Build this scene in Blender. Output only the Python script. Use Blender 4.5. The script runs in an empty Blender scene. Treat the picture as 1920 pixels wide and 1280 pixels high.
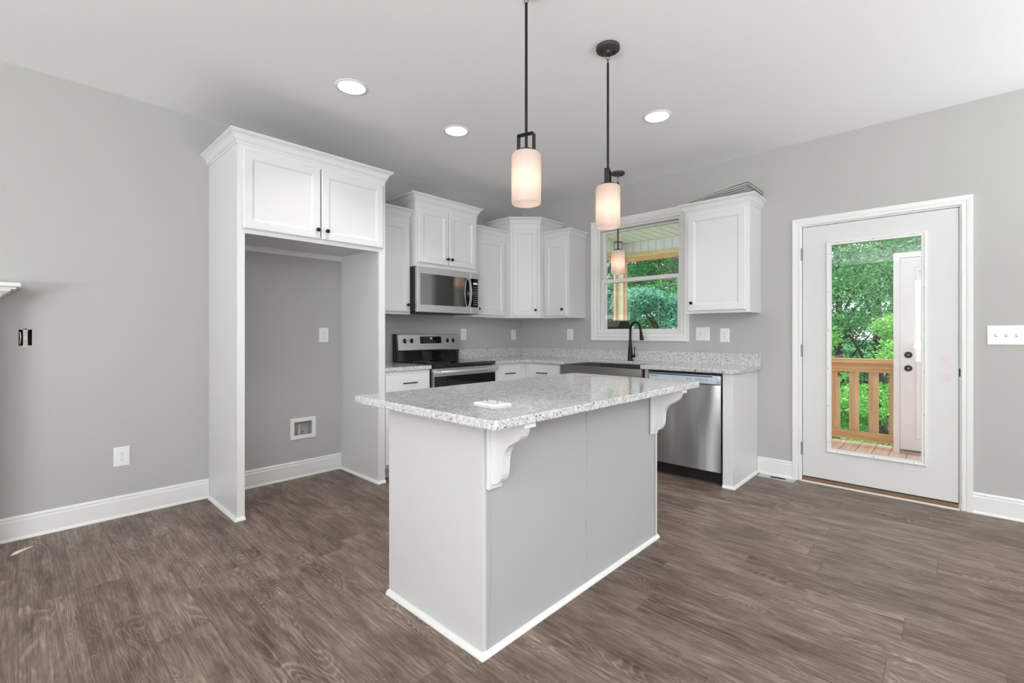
import bpy, bmesh, math, random
import numpy as np
from mathutils import Vector, Matrix

# ------------------------------------------------------------------ camera, world, sun, unseen window light and added fill, exposure
S = bpy.context.scene
COL = S.collection
cam_d = bpy.data.cameras.new('camera')
cam = bpy.data.objects.new('camera', cam_d); COL.objects.link(cam)
cam_d.sensor_width = 36.0
cam_d.lens = 874.54/1920*36.0
cam_d.shift_y = -(640-624.46)/1920
cam_d.clip_start = .02; cam_d.clip_end = 200
cam.location = (-4.375, -3.938, 1.194)
cam.rotation_euler = (math.radians(90), 0, math.radians(43.204-90))
S.camera = cam
S.view_settings.view_transform = 'Standard'
S.view_settings.look = 'None'
S.view_settings.exposure = 0.20
S.view_settings.gamma = 1.0
S.view_settings.use_curve_mapping = False
S.cycles.use_denoising = True
S.cycles.max_bounces = 10
S.cycles.diffuse_bounces = 6
S.cycles.glossy_bounces = 5
S.cycles.transparent_max_bounces = 16
S.cycles.sample_clamp_indirect = 6.0
S.cycles.caustics_reflective = False
S.cycles.caustics_refractive = False

W = bpy.data.worlds.new('sky'); S.world = W; W.use_nodes = True
wb = W.node_tree.nodes['Background']
wb.inputs[0].default_value = (0.86, 0.90, 1.0, 1); wb.inputs[1].default_value = 1.9

def lamp(name, kind, loc, rot, energy, color=(1, 1, 1), **kw):
    d = bpy.data.lights.new(name, kind); d.energy = energy; d.color = color
    for k, v in kw.items(): setattr(d, k, v)
    o = bpy.data.objects.new(name, d); COL.objects.link(o)
    o.location = loc; o.rotation_euler = rot
    return o
R90 = math.pi/2
lamp('sun', 'SUN', (0, 0, 12), (math.radians(-38), 0, 0), 4.0, (1, .96, .9), angle=.02)
# added area lamps at unseen windows in the walls out of view
DAY = (.97, .985, 1.0)
def unseen_window_lamps(loc, rz, w, h, sky, uplight):
    """an unseen window's sky light, plus an added fill lamp aimed up at the ceiling"""
    lamp('unseen_window_lamp', 'AREA', loc, (R90, 0, rz), sky, DAY, shape='RECTANGLE', size=w, size_y=h)
    lamp('ceiling_uplight', 'AREA', (loc[0], loc[1], loc[2]-.5), (R90+math.radians(80), 0, rz), uplight, (.96, .985, 1.0), shape='RECTANGLE', size=w, size_y=.6)  # added fill lamp, aimed up only to brighten the ceiling
unseen_window_lamps((-6.3, -7.42, 1.45), math.pi, 2.2, 1.7, 16, 222)
unseen_window_lamps((-2.6, -7.42, 1.45), math.pi, 2.4, 1.7, 6, 215)
unseen_window_lamps((-8.42, -4.6, 1.45), -R90, 2.4, 1.7, 36, 430)
unseen_window_lamps((-.1, -6.0, 1.45), R90, 1.6, 1.6, 12, 22)

H = 2.745
RX0, RY0 = -8.5, -7.5          # the room's far sides

# ------------------------------------------------------------------ materials
def newmat(name):
    m = bpy.data.materials.new(name); m.use_nodes = True
    return m, m.node_tree.nodes, m.node_tree.links, m.node_tree.nodes['Principled BSDF']
def sc(r, g=None, b=None):
    if g is None: g = b = r
    f = lambda c: (c/255/12.92 if c/255 <= .04045 else ((c/255+.055)/1.055)**2.4)
    return (f(r), f(g), f(b), 1)
def mat(name, col, rough=.5, metal=0, spec=.5, bump=0, bscale=60, emit=None, estr=0, var=0):
    m, n, l, p = newmat(name)
    p.inputs['Base Color'].default_value = col
    p.inputs['Roughness'].default_value = rough
    p.inputs['Metallic'].default_value = metal
    p.inputs['Specular IOR Level'].default_value = spec
    tc = n.new('ShaderNodeTexCoord')
    if bump or var:
        nz = n.new('ShaderNodeTexNoise'); nz.inputs['Scale'].default_value = bscale; nz.inputs['Detail'].default_value = 4
        l.new(tc.outputs['Object'], nz.inputs['Vector'])
    if bump:
        b = n.new('ShaderNodeBump'); b.inputs['Strength'].default_value = bump; b.inputs['Distance'].default_value = .002
        l.new(nz.outputs['Fac'], b.inputs['Height']); l.new(b.outputs['Normal'], p.inputs['Normal'])
    if var:
        mx = n.new('ShaderNodeMix'); mx.data_type = 'RGBA'
        mx.inputs[6].default_value = tuple(c*(1-var) for c in col[:3])+(1,)
        mx.inputs[7].default_value = tuple(min(1, c*(1+var)) for c in col[:3])+(1,)
        l.new(nz.outputs['Fac'], mx.inputs[0]); l.new(mx.outputs[2], p.inputs['Base Color'])
    if emit:
        p.inputs['Emission Color'].default_value = emit; p.inputs['Emission Strength'].default_value = estr
    return m

M = {}
M['wall'] = mat('wall_paint', (.455, .452, .434, 1), .75, spec=.3, bump=.15, bscale=180)
M['ceiling'] = mat('ceiling_paint', (.92, .93, .93, 1), .9, spec=.2, bump=.1, bscale=150)
M['white'] = mat('cabinet_white', (.73, .73, .735, 1), .32, spec=.45)
M['panel'] = mat('panel_white_dimmed', (.62, .62, .625, 1), .38, spec=.45)  # cabinet white toned down, shading of the island end put into colour
M['white_shaded'] = mat('island_back_shaded', (.435, .435, .44, 1), .4, spec=.45)  # same white paint as the doors, darkened to carry the back's shade
M['trim'] = mat('trim_white', (.78, .78, .76, 1), .38, spec=.45)
M['doorpaint'] = mat('door_paint', (.68, .68, .66, 1), .5, bump=.3, bscale=90)
M['black'] = mat('black_metal', (.018, .017, .016, 1), .38, metal=.6)
M['blackplastic'] = mat('black_plastic', (.012, .012, .012, 1), .45)
M['blackglass'] = mat('black_glass', (.006, .006, .007, 1), .06, spec=.6)
M['mwglass'] = mat('microwave_glass', (.24, .24, .24, 1), .07, metal=1)
M['brownside'] = mat('enamel_side', (.06, .045, .038, 1), .35, metal=.5)
M['plastic'] = mat('plate_white', (.83, .83, .81, 1), .35)
M['slot'] = mat('slot_dark', (.05, .05, .05, 1), .6)
M['nickel'] = mat('nickel', (.55, .55, .55, 1), .3, metal=1)
M['hinge'] = mat('hinge_grey', (.25, .25, .25, 1), .45, metal=.7)
M['bronze'] = mat('canopy_bronze', (.06, .058, .055, 1), .5, metal=.3)
M['brass'] = mat('brass', (.45, .28, .12, 1), .35, metal=1)
M['oldwood'] = mat('threshold_wood', sc(120, 90, 70), .6, var=.3, bscale=30)
M['lens'] = mat('lamp_lens', (.9, .9, .9, 1), .5, emit=(1, .99, .97, 1), estr=3.0)
M['bulb'] = mat('bulb', (1, 1, 1, 1), .5, emit=(1, .93, .82, 1), estr=8)
M['hole'] = mat('hole_bright', (.95, .94, .90, 1), .6)
M['clock'] = mat('clock_blue', (.02, .1, .4, 1), .5, emit=(.1, .35, 1, 1), estr=2.5)
M['mark'] = mat('print_grey', (.35, .36, .38, 1), .5)
M['logo'] = mat('print_dark', (.04, .04, .05, 1), .5)
M['silver'] = mat('print_light', (.8, .8, .8, 1), .4)
M['soffit'] = mat('soffit_vinyl', sc(228, 234, 232), .5)
M['groove'] = mat('groove', sc(168, 174, 166), .6)
M['grill'] = mat('grill_black', (.010, .012, .010, 1), .7, spec=.15)
M['pinkdoor'] = mat('old_door_paint', sc(236, 232, 235), .55, var=.05, bscale=12)
M['bark'] = mat('bark', sc(74, 62, 52), .9, bump=.8, bscale=20, var=.4)
M['stone_grey'] = mat('siding', sc(205, 205, 200), .7)
M['plasticclear'] = mat('grey_frame', sc(178, 178, 173), .3, metal=.15)
M['foam'] = mat('valve_box_inner', sc(190, 190, 186), .5)
M['pvc'] = mat('valve_pipe', sc(205, 200, 198), .4)
M['screw'] = mat('screw', (.25, .25, .25, 1), .4, metal=.8)
M['glint'] = mat('floor_glint', sc(235, 222, 210), .8)
M['gap'] = mat('gap_dark', (.03, .03, .03, 1), .8)
M['cavity'] = mat('box_cavity', (.02, .02, .022, 1), .7)

def steel(name, col, rough, axis='Z', amp=.10, warp=0):
    m, n, l, p = newmat(name)
    p.inputs['Base Color'].default_value = col; p.inputs['Metallic'].default_value = 1
    tc = n.new('ShaderNodeTexCoord'); mp = n.new('ShaderNodeMapping')
    sc_ = {'X': (2, 500, 500), 'Y': (500, 2, 500), 'Z': (500, 500, 2)}[axis]
    mp.inputs['Scale'].default_value = sc_
    l.new(tc.outputs['Object'], mp.inputs[0])
    nz = n.new('ShaderNodeTexNoise'); nz.inputs['Scale'].default_value = 1.5; nz.inputs['Detail'].default_value = 3
    l.new(mp.outputs[0], nz.inputs['Vector'])
    mr = n.new('ShaderNodeMapRange'); mr.inputs[3].default_value = rough-amp; mr.inputs[4].default_value = rough+amp
    l.new(nz.outputs['Fac'], mr.inputs[0]); l.new(mr.outputs[0], p.inputs['Roughness'])
    b = n.new('ShaderNodeBump'); b.inputs['Strength'].default_value = .02; b.inputs['Distance'].default_value = .0006
    l.new(nz.outputs['Fac'], b.inputs['Height'])
    if warp:
        mp2 = n.new('ShaderNodeMapping'); mp2.inputs['Scale'].default_value = (1, 4.2, .55)
        l.new(tc.outputs['Object'], mp2.inputs[0])
        n2 = n.new('ShaderNodeTexNoise'); n2.inputs['Scale'].default_value = 1.3; n2.inputs['Detail'].default_value = 0
        l.new(mp2.outputs[0], n2.inputs['Vector'])
        b2 = n.new('ShaderNodeBump'); b2.inputs['Strength'].default_value = 1; b2.inputs['Distance'].default_value = warp
        l.new(n2.outputs['Fac'], b2.inputs['Height']); l.new(b2.outputs['Normal'], b.inputs['Normal'])
    l.new(b.outputs['Normal'], p.inputs['Normal'])
    return m
M['steel'] = steel('brushed_steel', (.66, .65, .64, 1), .30, 'X', .04)
M['steelv'] = steel('brushed_steel_door', (.56, .58, .60, 1), .30, 'Z', .06, warp=.12)
M['steeldark'] = steel('sink_steel', (.27, .25, .24, 1), .32, 'Y', .04)
M['steelblue'] = mat('dishwasher_trim', sc(168, 180, 192), .35, metal=.6)

def glassmat(name, tint=(1, 1, 1, 1), rough=0.0, ior=1.5):
    m, n, l, p = newmat(name); n.remove(p)
    out = [x for x in n if x.type == 'OUTPUT_MATERIAL'][0]
    tr = n.new('ShaderNodeBsdfTransparent'); tr.inputs[0].default_value = tint
    gl = n.new('ShaderNodeBsdfGlossy'); gl.inputs['Roughness'].default_value = rough
    fr = n.new('ShaderNodeFresnel'); fr.inputs[0].default_value = ior
    mx = n.new('ShaderNodeMixShader')
    l.new(fr.outputs[0], mx.inputs[0]); l.new(tr.outputs[0], mx.inputs[1]); l.new(gl.outputs[0], mx.inputs[2])
    l.new(mx.outputs[0], out.inputs[0])
    return m
M['glass'] = glassmat('pane_glass', (.97, .99, .97, 1))

def shademat():
    m, n, l, p = newmat('frosted_shade'); n.remove(p)
    out = [x for x in n if x.type == 'OUTPUT_MATERIAL'][0]
    tl = n.new('ShaderNodeBsdfTranslucent'); tl.inputs[0].default_value = (.95, .80, .70, 1)
    df = n.new('ShaderNodeBsdfDiffuse'); df.inputs[0].default_value = (.62, .58, .56, 1)
    gl = n.new('ShaderNodeBsdfGlossy'); gl.inputs['Roughness'].default_value = .35
    a = n.new('ShaderNodeMixShader'); a.inputs[0].default_value = .5
    b = n.new('ShaderNodeMixShader'); b.inputs[0].default_value = .04
    l.new(tl.outputs[0], a.inputs[1]); l.new(df.outputs[0], a.inputs[2])
    l.new(a.outputs[0], b.inputs[1]); l.new(gl.outputs[0], b.inputs[2]); l.new(b.outputs[0], out.inputs[0])
    return m
M['shade'] = shademat()

def granite():
    m, n, l, p = newmat('granite')
    tc = n.new('ShaderNodeTexCoord')
    def noise(scale, detail=3, rough=.6, off=0):
        mp = n.new('ShaderNodeMapping'); mp.inputs['Location'].default_value = (off, off*1.7, off*.6)
        l.new(tc.outputs['Object'], mp.inputs[0])
        z = n.new('ShaderNodeTexNoise'); z.inputs['Scale'].default_value = scale; z.inputs['Detail'].default_value = detail
        z.inputs['Roughness'].default_value = rough; l.new(mp.outputs[0], z.inputs['Vector']); return z.outputs['Fac']
    def ramp(src, a, b, ca, cb):
        r = n.new('ShaderNodeValToRGB'); e = r.color_ramp.elements
        e[0].position = a; e[1].position = b; e[0].color = ca; e[1].color = cb
        l.new(src, r.inputs[0]); return r.outputs[0]
    def mix(f, a, b):
        x = n.new('ShaderNodeMix'); x.data_type = 'RGBA'
        l.new(f, x.inputs[0])
        for i, v in ((6, a), (7, b)):
            if isinstance(v, tuple): x.inputs[i].default_value = v
            else: l.new(v, x.inputs[i])
        return x.outputs[2]
    base = ramp(noise(48, 4, .6), .35, .65, sc(186, 186, 187), sc(222, 221, 219))
    vo = n.new('ShaderNodeTexVoronoi'); vo.inputs['Scale'].default_value = 95; l.new(tc.outputs['Object'], vo.inputs['Vector'])
    g1 = ramp(noise(140, 3, .7, 3), .54, .62, (0, 0, 0, 1), (1, 1, 1, 1))
    c = mix(g1, base, sc(176, 176, 177))
    g2 = ramp(noise(115, 4, .65, 9), .60, .63, (0, 0, 0, 1), (1, 1, 1, 1))
    c = mix(g2, c, sc(110, 110, 113))
    g3 = ramp(noise(120, 3, .6, 21), .635, .66, (0, 0, 0, 1), (1, 1, 1, 1))
    c = mix(g3, c, sc(52, 52, 56))
    g4 = ramp(noise(50, 3, .6, 31), .67, .69, (0, 0, 0, 1), (1, 1, 1, 1))
    c = mix(g4, c, sc(45, 44, 48))
    l.new(c, p.inputs['Base Color']); p.inputs['Roughness'].default_value = .07
    p.inputs['Specular IOR Level'].default_value = .5
    return m
M['granite'] = granite()

def floormat():
    m, n, l, p = newmat('vinyl_plank')
    tc = n.new('ShaderNodeTexCoord'); sp = n.new('ShaderNodeSeparateXYZ'); l.new(tc.outputs['Object'], sp.inputs[0])
    def mt(op, a, b=None, c=None):
        x = n.new('ShaderNodeMath'); x.operation = op
        for i, v in enumerate((a, b, c)):
            if v is None: continue
            if isinstance(v, (int, float)): x.inputs[i].default_value = v
            else: l.new(v, x.inputs[i])
        return x.outputs[0]
    def wn(*v):
        c = n.new('ShaderNodeCombineXYZ')
        for i, q in enumerate(v):
            if isinstance(q, (int, float)): c.inputs[i].default_value = q
            else: l.new(q, c.inputs[i])
        w = n.new('ShaderNodeTexWhiteNoise'); w.noise_dimensions = '3D'; l.new(c.outputs[0], w.inputs['Vector']); return w.outputs['Value']
    def comb(x, y, z=0):
        c = n.new('ShaderNodeCombineXYZ')
        for i, q in enumerate((x, y, z)):
            if isinstance(q, (int, float)): c.inputs[i].default_value = q
            else: l.new(q, c.inputs[i])
        return c.outputs[0]
    def noise(v, scale, detail=4, rough=.6, dist=0):
        z = n.new('ShaderNodeTexNoise'); z.inputs['Scale'].default_value = scale; z.inputs['Detail'].default_value = detail
        z.inputs['Roughness'].default_value = rough; z.inputs['Distortion'].default_value = dist; l.new(v, z.inputs['Vector']); return z.outputs['Fac']
    def mr(v, a, b, c=0., d=1.):
        r = n.new('ShaderNodeMapRange'); r.inputs[1].default_value = a; r.inputs[2].default_value = b
        r.inputs[3].default_value = c; r.inputs[4].default_value = d; l.new(v, r.inputs[0]); return r.outputs[0]
    x, y = sp.outputs[0], sp.outputs[1]
    PW, PL = .182, 1.22
    px = mt('DIVIDE', x, PW); ix = mt('FLOOR', px)
    off = wn(ix, 3.3, 0)
    py = mt('ADD', mt('DIVIDE', y, PL), mt('MULTIPLY', off, 7.0)); iy = mt('FLOOR', py)
    r1 = wn(ix, iy, 1.5); r2 = wn(ix, iy, 8.5)
    fx = mt('FRACT', px); fy = mt('FRACT', py)
    ox = mt('MULTIPLY', r1, 40.); oy = mt('MULTIPLY', r2, 60.)
    gx = mt('ADD', x, ox); gy = mt('ADD', y, oy)
    patch = noise(comb(mt('MULTIPLY', gx, 15), mt('MULTIPLY', gy, 3.6)), 1.0, 5, .62, .4)
    streak = noise(comb(mt('MULTIPLY', gx, 115), mt('MULTIPLY', gy, 3.0)), 1.0, 5, .6, .2)
    fine = noise(comb(mt('MULTIPLY', gx, 300), mt('MULTIPLY', gy, 14)), 1.0, 2, .5)
    field = noise(comb(mt('MULTIPLY', gx, 5.5), mt('MULTIPLY', gy, 1.1)), 1.0, 2, .45, .6)
    rings = mt('SINE', mt('MULTIPLY', field, 270.))
    rings = mr(rings, -.2, .9)
    rmask = mr(noise(comb(mt('MULTIPLY', gx, 6), mt('MULTIPLY', gy, 1.0), 5.), 1.0, 2, .5), .47, .60)
    v = mt('ADD', mt('MULTIPLY', mr(patch, .3, .7), .36), mt('MULTIPLY', mr(streak, .28, .72), .36))
    v = mt('ADD', v, mt('MULTIPLY', mr(fine, .3, .7), .22))
    v = mt('ADD', v, mt('MULTIPLY', mt('SUBTRACT', r1, .5), .16))
    v = mt('ADD', v, mt('MULTIPLY', mt('MULTIPLY', mt('SUBTRACT', rings, .45), rmask), .19))
    r = n.new('ShaderNodeValToRGB'); e = r.color_ramp.elements
    e[0].position = .12; e[0].color = sc(62, 50, 42); e[1].position = .92; e[1].color = sc(180, 163, 150)
    q = e.new(.40); q.color = sc(102, 87, 77); q = e.new(.62); q.color = sc(131, 115, 104)
    l.new(v, r.inputs[0])
    e1 = mt('MINIMUM', fx, mt('SUBTRACT', 1., fx)); e2 = mt('MINIMUM', fy, mt('SUBTRACT', 1., fy))
    seam = mt('MINIMUM', mr(e1, .004, .012), mr(e2, .0006, .0018))
    mx = n.new('ShaderNodeMix'); mx.data_type = 'RGBA'; l.new(mr(seam, 0, 1, .55, 0.), mx.inputs[0])
    l.new(r.outputs[0], mx.inputs[6]); mx.inputs[7].default_value = sc(66, 55, 48)
    l.new(mx.outputs[2], p.inputs['Base Color'])
    l.new(mr(v, 0, 1, .50, .36), p.inputs['Roughness'])
    p.inputs['Specular IOR Level'].default_value = .4
    b = n.new('ShaderNodeBump'); b.inputs['Strength'].default_value = .35; b.inputs['Distance'].default_value = .0012
    l.new(mt('ADD', mt('MULTIPLY', v, .6), seam), b.inputs['Height']); l.new(b.outputs[0], p.inputs['Normal'])
    return m
M['floor'] = floormat()

def woodmat(name, c1, c2, c3, axis, knots=True):
    m, n, l, p = newmat(name)
    tc = n.new('ShaderNodeTexCoord'); mp = n.new('ShaderNodeMapping')
    s = [26, 26, 26]; s['XYZ'.index(axis)] = 1.4; mp.inputs['Scale'].default_value = s
    l.new(tc.outputs['Object'], mp.inputs[0])
    z = n.new('ShaderNodeTexNoise'); z.inputs['Scale'].default_value = 1; z.inputs['Detail'].default_value = 5; z.inputs['Distortion'].default_value = .8
    l.new(mp.outputs[0], z.inputs['Vector'])
    r = n.new('ShaderNodeValToRGB'); e = r.color_ramp.elements
    e[0].position = .3; e[0].color = c1; e[1].position = .75; e[1].color = c3; q = e.new(.52); q.color = c2
    l.new(z.outputs['Fac'], r.inputs[0]); src = r.outputs[0]
    if knots:
        mp2 = n.new('ShaderNodeMapping'); s2 = [5.5]*3; s2['XYZ'.index(axis)] = 3.2; mp2.inputs['Scale'].default_value = s2
        l.new(tc.outputs['Object'], mp2.inputs[0])
        vo = n.new('ShaderNodeTexVoronoi'); vo.inputs['Scale'].default_value = 1; l.new(mp2.outputs[0], vo.inputs['Vector'])
        kr = n.new('ShaderNodeValToRGB'); ke = kr.color_ramp.elements
        ke[0].position = .06; ke[0].color = (1, 1, 1, 1); ke[1].position = .12; ke[1].color = (0, 0, 0, 1)
        l.new(vo.outputs['Distance'], kr.inputs[0])
        mx = n.new('ShaderNodeMix'); mx.data_type = 'RGBA'; l.new(kr.outputs[0], mx.inputs[0]); l.new(src, mx.inputs[6])
        mx.inputs[7].default_value = sc(100, 62, 40); src = mx.outputs[2]
    l.new(src, p.inputs['Base Color']); p.inputs['Roughness'].default_value = .65
    return m
M['pine_z'] = woodmat('pine_upright', sc(196, 150, 110), sc(216, 178, 136), sc(230, 202, 166), 'Z')
M['pine_y'] = woodmat('pine_rail', sc(192, 146, 98), sc(216, 172, 120), sc(230, 196, 150), 'Y')
M['pine_olive'] = woodmat('treated_pine', sc(196, 178, 112), sc(218, 202, 140), sc(232, 220, 170), 'Y', False)
M['pine_pale'] = woodmat('post_pine', sc(214, 205, 150), sc(228, 220, 172), sc(238, 232, 194), 'Z', False)
M['deck'] = woodmat('deck_boards', sc(206, 164, 140), sc(222, 184, 162), sc(236, 206, 188), 'X', False)

def leafmat(name, c1, c2):
    m, n, l, p = newmat(name); n.remove(p)
    out = [x for x in n if x.type == 'OUTPUT_MATERIAL'][0]
    tc = n.new('ShaderNodeTexCoord')
    z = n.new('ShaderNodeTexNoise'); z.inputs['Scale'].default_value = 7; z.inputs['Detail'].default_value = 3; l.new(tc.outputs['Object'], z.inputs['Vector'])
    r = n.new('ShaderNodeValToRGB'); e = r.color_ramp.elements; e[0].position = .36; e[0].color = c1; e[1].position = .66; e[1].color = c2
    l.new(z.outputs['Fac'], r.inputs[0])
    d = n.new('ShaderNodeBsdfDiffuse'); t = n.new('ShaderNodeBsdfTranslucent'); g = n.new('ShaderNodeBsdfGlossy'); g.inputs['Roughness'].default_value = .45
    l.new(r.outputs[0], d.inputs[0]); l.new(r.outputs[0], t.inputs[0])
    a = n.new('ShaderNodeMixShader'); a.inputs[0].default_value = .38; l.new(d.outputs[0], a.inputs[1]); l.new(t.outputs[0], a.inputs[2])
    b = n.new('ShaderNodeMixShader'); b.inputs[0].default_value = .06; l.new(a.outputs[0], b.inputs[1]); l.new(g.outputs[0], b.inputs[2])
    l.new(b.outputs[0], out.inputs[0]); return m
M['leaf_dark'] = leafmat('leaves_dark', (.03, .14, .06, 1), (.12, .40, .16, 1))
M['leaf_mid'] = leafmat('leaves_mid', (.05, .24, .08, 1), (.24, .62, .22, 1))
M['leaf_light'] = leafmat('leaves_light', (.16, .48, .10, 1), (.42, .78, .20, 1))
M['leaf_teal'] = leafmat('leaves_blue_green', (.06, .28, .16, 1), (.32, .74, .52, 1))
M['grass'] = leafmat('grass', (.03, .17, .05, 1), (.07, .30, .09, 1))

# ------------------------------------------------------------------ mesh helpers
class B:
    """collects vertices and faces of one mesh"""
    def __init__(s): s.v = []; s.f = []
    def add(s, vs, fs):
        o = len(s.v); s.v += [tuple(v) for v in vs]; s.f += [tuple(i+o for i in f) for f in fs]; return s
    def box(s, x0, x1, y0, y1, z0, z1, bev=0):
        if x0 > x1: x0, x1 = x1, x0
        if y0 > y1: y0, y1 = y1, y0
        if z0 > z1: z0, z1 = z1, z0
        if not bev:
            vs = [(x, y, z) for z in (z0, z1) for y in (y0, y1) for x in (x0, x1)]
            return s.add(vs, [(0, 2, 3, 1), (4, 5, 7, 6), (0, 1, 5, 4), (2, 6, 7, 3), (0, 4, 6, 2), (1, 3, 7, 5)])
        b = min(bev, (x1-x0)*.45, (y1-y0)*.45, (z1-z0)*.45)
        bm = bmesh.new(); bmesh.ops.create_cube(bm, size=1)
        for v in bm.verts: v.co = Vector(((x0+x1)/2+v.co.x*(x1-x0), (y0+y1)/2+v.co.y*(y1-y0), (z0+z1)/2+v.co.z*(z1-z0)))
        bmesh.ops.bevel(bm, geom=bm.edges[:], offset=b, segments=2, profile=.5, affect='EDGES')
        return s.bm(bm)
    def bm(s, bm):
        bm.verts.ensure_lookup_table(); bm.verts.index_update()
        s.add([v.co[:] for v in bm.verts], [[v.index for v in f.verts] for f in bm.faces]); bm.free(); return s
    def lathe(s, prof, c=(0, 0, 0), seg=24, axis='Z', cap=True):
        vs = []; fs = []
        for r, h in prof:
            for k in range(seg):
                a = 2*math.pi*k/seg; p = (r*math.cos(a), r*math.sin(a), h)
                if axis == 'Y': p = (p[0], p[2], -p[1])
                if axis == 'X': p = (p[2], p[0], p[1])
                vs.append((p[0]+c[0], p[1]+c[1], p[2]+c[2]))
        n = len(prof)
        for i in range(n-1):
            for k in range(seg):
                a, b_ = i*seg+k, i*seg+(k+1) % seg
                fs.append((a, b_, b_+seg, a+seg))
        if cap: fs.append(tuple(range(seg))[::-1]); fs.append(tuple((n-1)*seg+k for k in range(seg)))
        return s.add(vs, fs)
    def tube(s, pts, r, seg=10):
        pts = [Vector(p) for p in pts]; rr = r if isinstance(r, (list, tuple)) else [r]*len(pts)
        vs = []; fs = []; up = None
        for i, p in enumerate(pts):
            t = (pts[min(i+1, len(pts)-1)]-pts[max(i-1, 0)]).normalized()
            if up is None: up = Vector((0, 0, 1)) if abs(t.z) < .9 else Vector((1, 0, 0))
            a = t.cross(up).normalized(); b_ = t.cross(a).normalized(); up = -b_ if False else b_.cross(t).cross(t)*-1 if False else up
            for k in range(seg):
                an = 2*math.pi*k/seg; vs.append(p+rr[i]*(math.cos(an)*a+math.sin(an)*b_))
        for i in range(len(pts)-1):
            for k in range(seg):
                x, y = i*seg+k, i*seg+(k+1) % seg; fs.append((x, y, y+seg, x+seg))
        fs.append(tuple(range(seg))[::-1]); fs.append(tuple((len(pts)-1)*seg+k for k in range(seg)))
        return s.add([v[:] for v in vs], fs)
    def sphere(s, c, r, sz=1, seg=16):
        bm = bmesh.new(); bmesh.ops.create_uvsphere(bm, u_segments=seg, v_segments=seg//2, radius=r)
        for v in bm.verts: v.co = Vector((v.co.x+c[0], v.co.y+c[1], v.co.z*sz+c[2]))
        return s.bm(bm)
    def prism(s, poly, d0, d1, mp):
        """extrude a 2-D outline between two depths; mp maps (a,b,d) to a point"""
        n = len(poly); vs = [mp(a, b_, d0) for a, b_ in poly]+[mp(a, b_, d1) for a, b_ in poly]
        fs = [tuple(range(n))[::-1], tuple(range(n, 2*n))]+[(i, (i+1) % n, n+(i+1) % n, n+i) for i in range(n)]
        return s.add(vs, fs)
    def slab(s, poly, z0, z1, r=.004):
        """horizontal slab with softened edges"""
        loops = [(r, z0), (.3*r, z0+.3*r), (0, z0+r), (0, z1-r), (.3*r, z1-.3*r), (r, z1)]
        n = len(poly); area = sum(poly[i][0]*poly[(i+1) % n][1]-poly[(i+1) % n][0]*poly[i][1] for i in range(n))
        sg = 1 if area > 0 else -1; vs = []; fs = []
        nrm = []
        for i in range(n):
            p0, p1, p2 = poly[i-1], poly[i], poly[(i+1) % n]
            e1 = Vector((p1[0]-p0[0], p1[1]-p0[1])).normalized(); e2 = Vector((p2[0]-p1[0], p2[1]-p1[1])).normalized()
            n1 = Vector((-e1.y, e1.x))*sg; n2 = Vector((-e2.y, e2.x))*sg; b_ = (n1+n2).normalized()
            nrm.append(b_/max(.35, b_.dot(n1)))
        for ins, z in loops:
            for (px, py), q in zip(poly, nrm): vs.append((px+q.x*ins, py+q.y*ins, z))
        for i in range(len(loops)-1):
            for k in range(n): a, b_ = i*n+k, i*n+(k+1) % n; fs.append((a, b_, b_+n, a+n))
        fs.append(tuple(range(n))[::-1]); fs.append(tuple((len(loops)-1)*n+k for k in range(n)))
        return s.add(vs, fs)
    def sweep(s, path, prof, mp, closed=False, side=1):
        """mitred moulding: prof = closed outline of (out, h); mp maps (a,b,h) to a point"""
        n = len(path); m = len(prof); vs = []; fs = []
        for i in range(n):
            p = Vector(path[i])
            e1 = (p-Vector(path[i-1])).normalized() if (i > 0 or closed) else None
            e2 = (Vector(path[(i+1) % n])-p).normalized() if (i < n-1 or closed) else None
            if e1 is None: e1 = e2
            if e2 is None: e2 = e1
            n1 = Vector((e1.y, -e1.x))*side; n2 = Vector((e2.y, -e2.x))*side
            q = (n1+n2).normalized(); q = q/q.dot(n1)
            for o, h in prof: vs.append(mp(p.x+q.x*o, p.y+q.y*o, h))
        for i in range(n if closed else n-1):
            for k in range(m):
                a, b_ = i*m+k, i*m+(k+1) % m; c, d = ((i+1) % n)*m+(k+1) % m, ((i+1) % n)*m+k
                fs.append((a, b_, c, d))
        if not closed: fs.append(tuple(range(m))[::-1]); fs.append(tuple((n-1)*m+k for k in range(m)))
        return s.add(vs, fs)
    def panel(s, u0, u1, v0, v1, steps, mp, depth0=0):
        """framed door leaf: nested rectangles (inset, depth), filled in the middle"""
        vs = []; fs = []
        allst = [(0, depth0)]+steps
        for ins, d in allst:
            for a, b_ in ((u0+ins, v0+ins), (u1-ins, v0+ins), (u1-ins, v1-ins), (u0+ins, v1-ins)): vs.append(mp(a, b_, d))
        for i in range(len(allst)-1):
            for k in range(4): a, b_ = i*4+k, i*4+(k+1) % 4; fs.append((a, b_, b_+4, a+4))
        fs.append((3, 2, 1, 0)); k = (len(allst)-1)*4; fs.append((k, k+1, k+2, k+3))
        return s.add(vs, fs)

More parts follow.
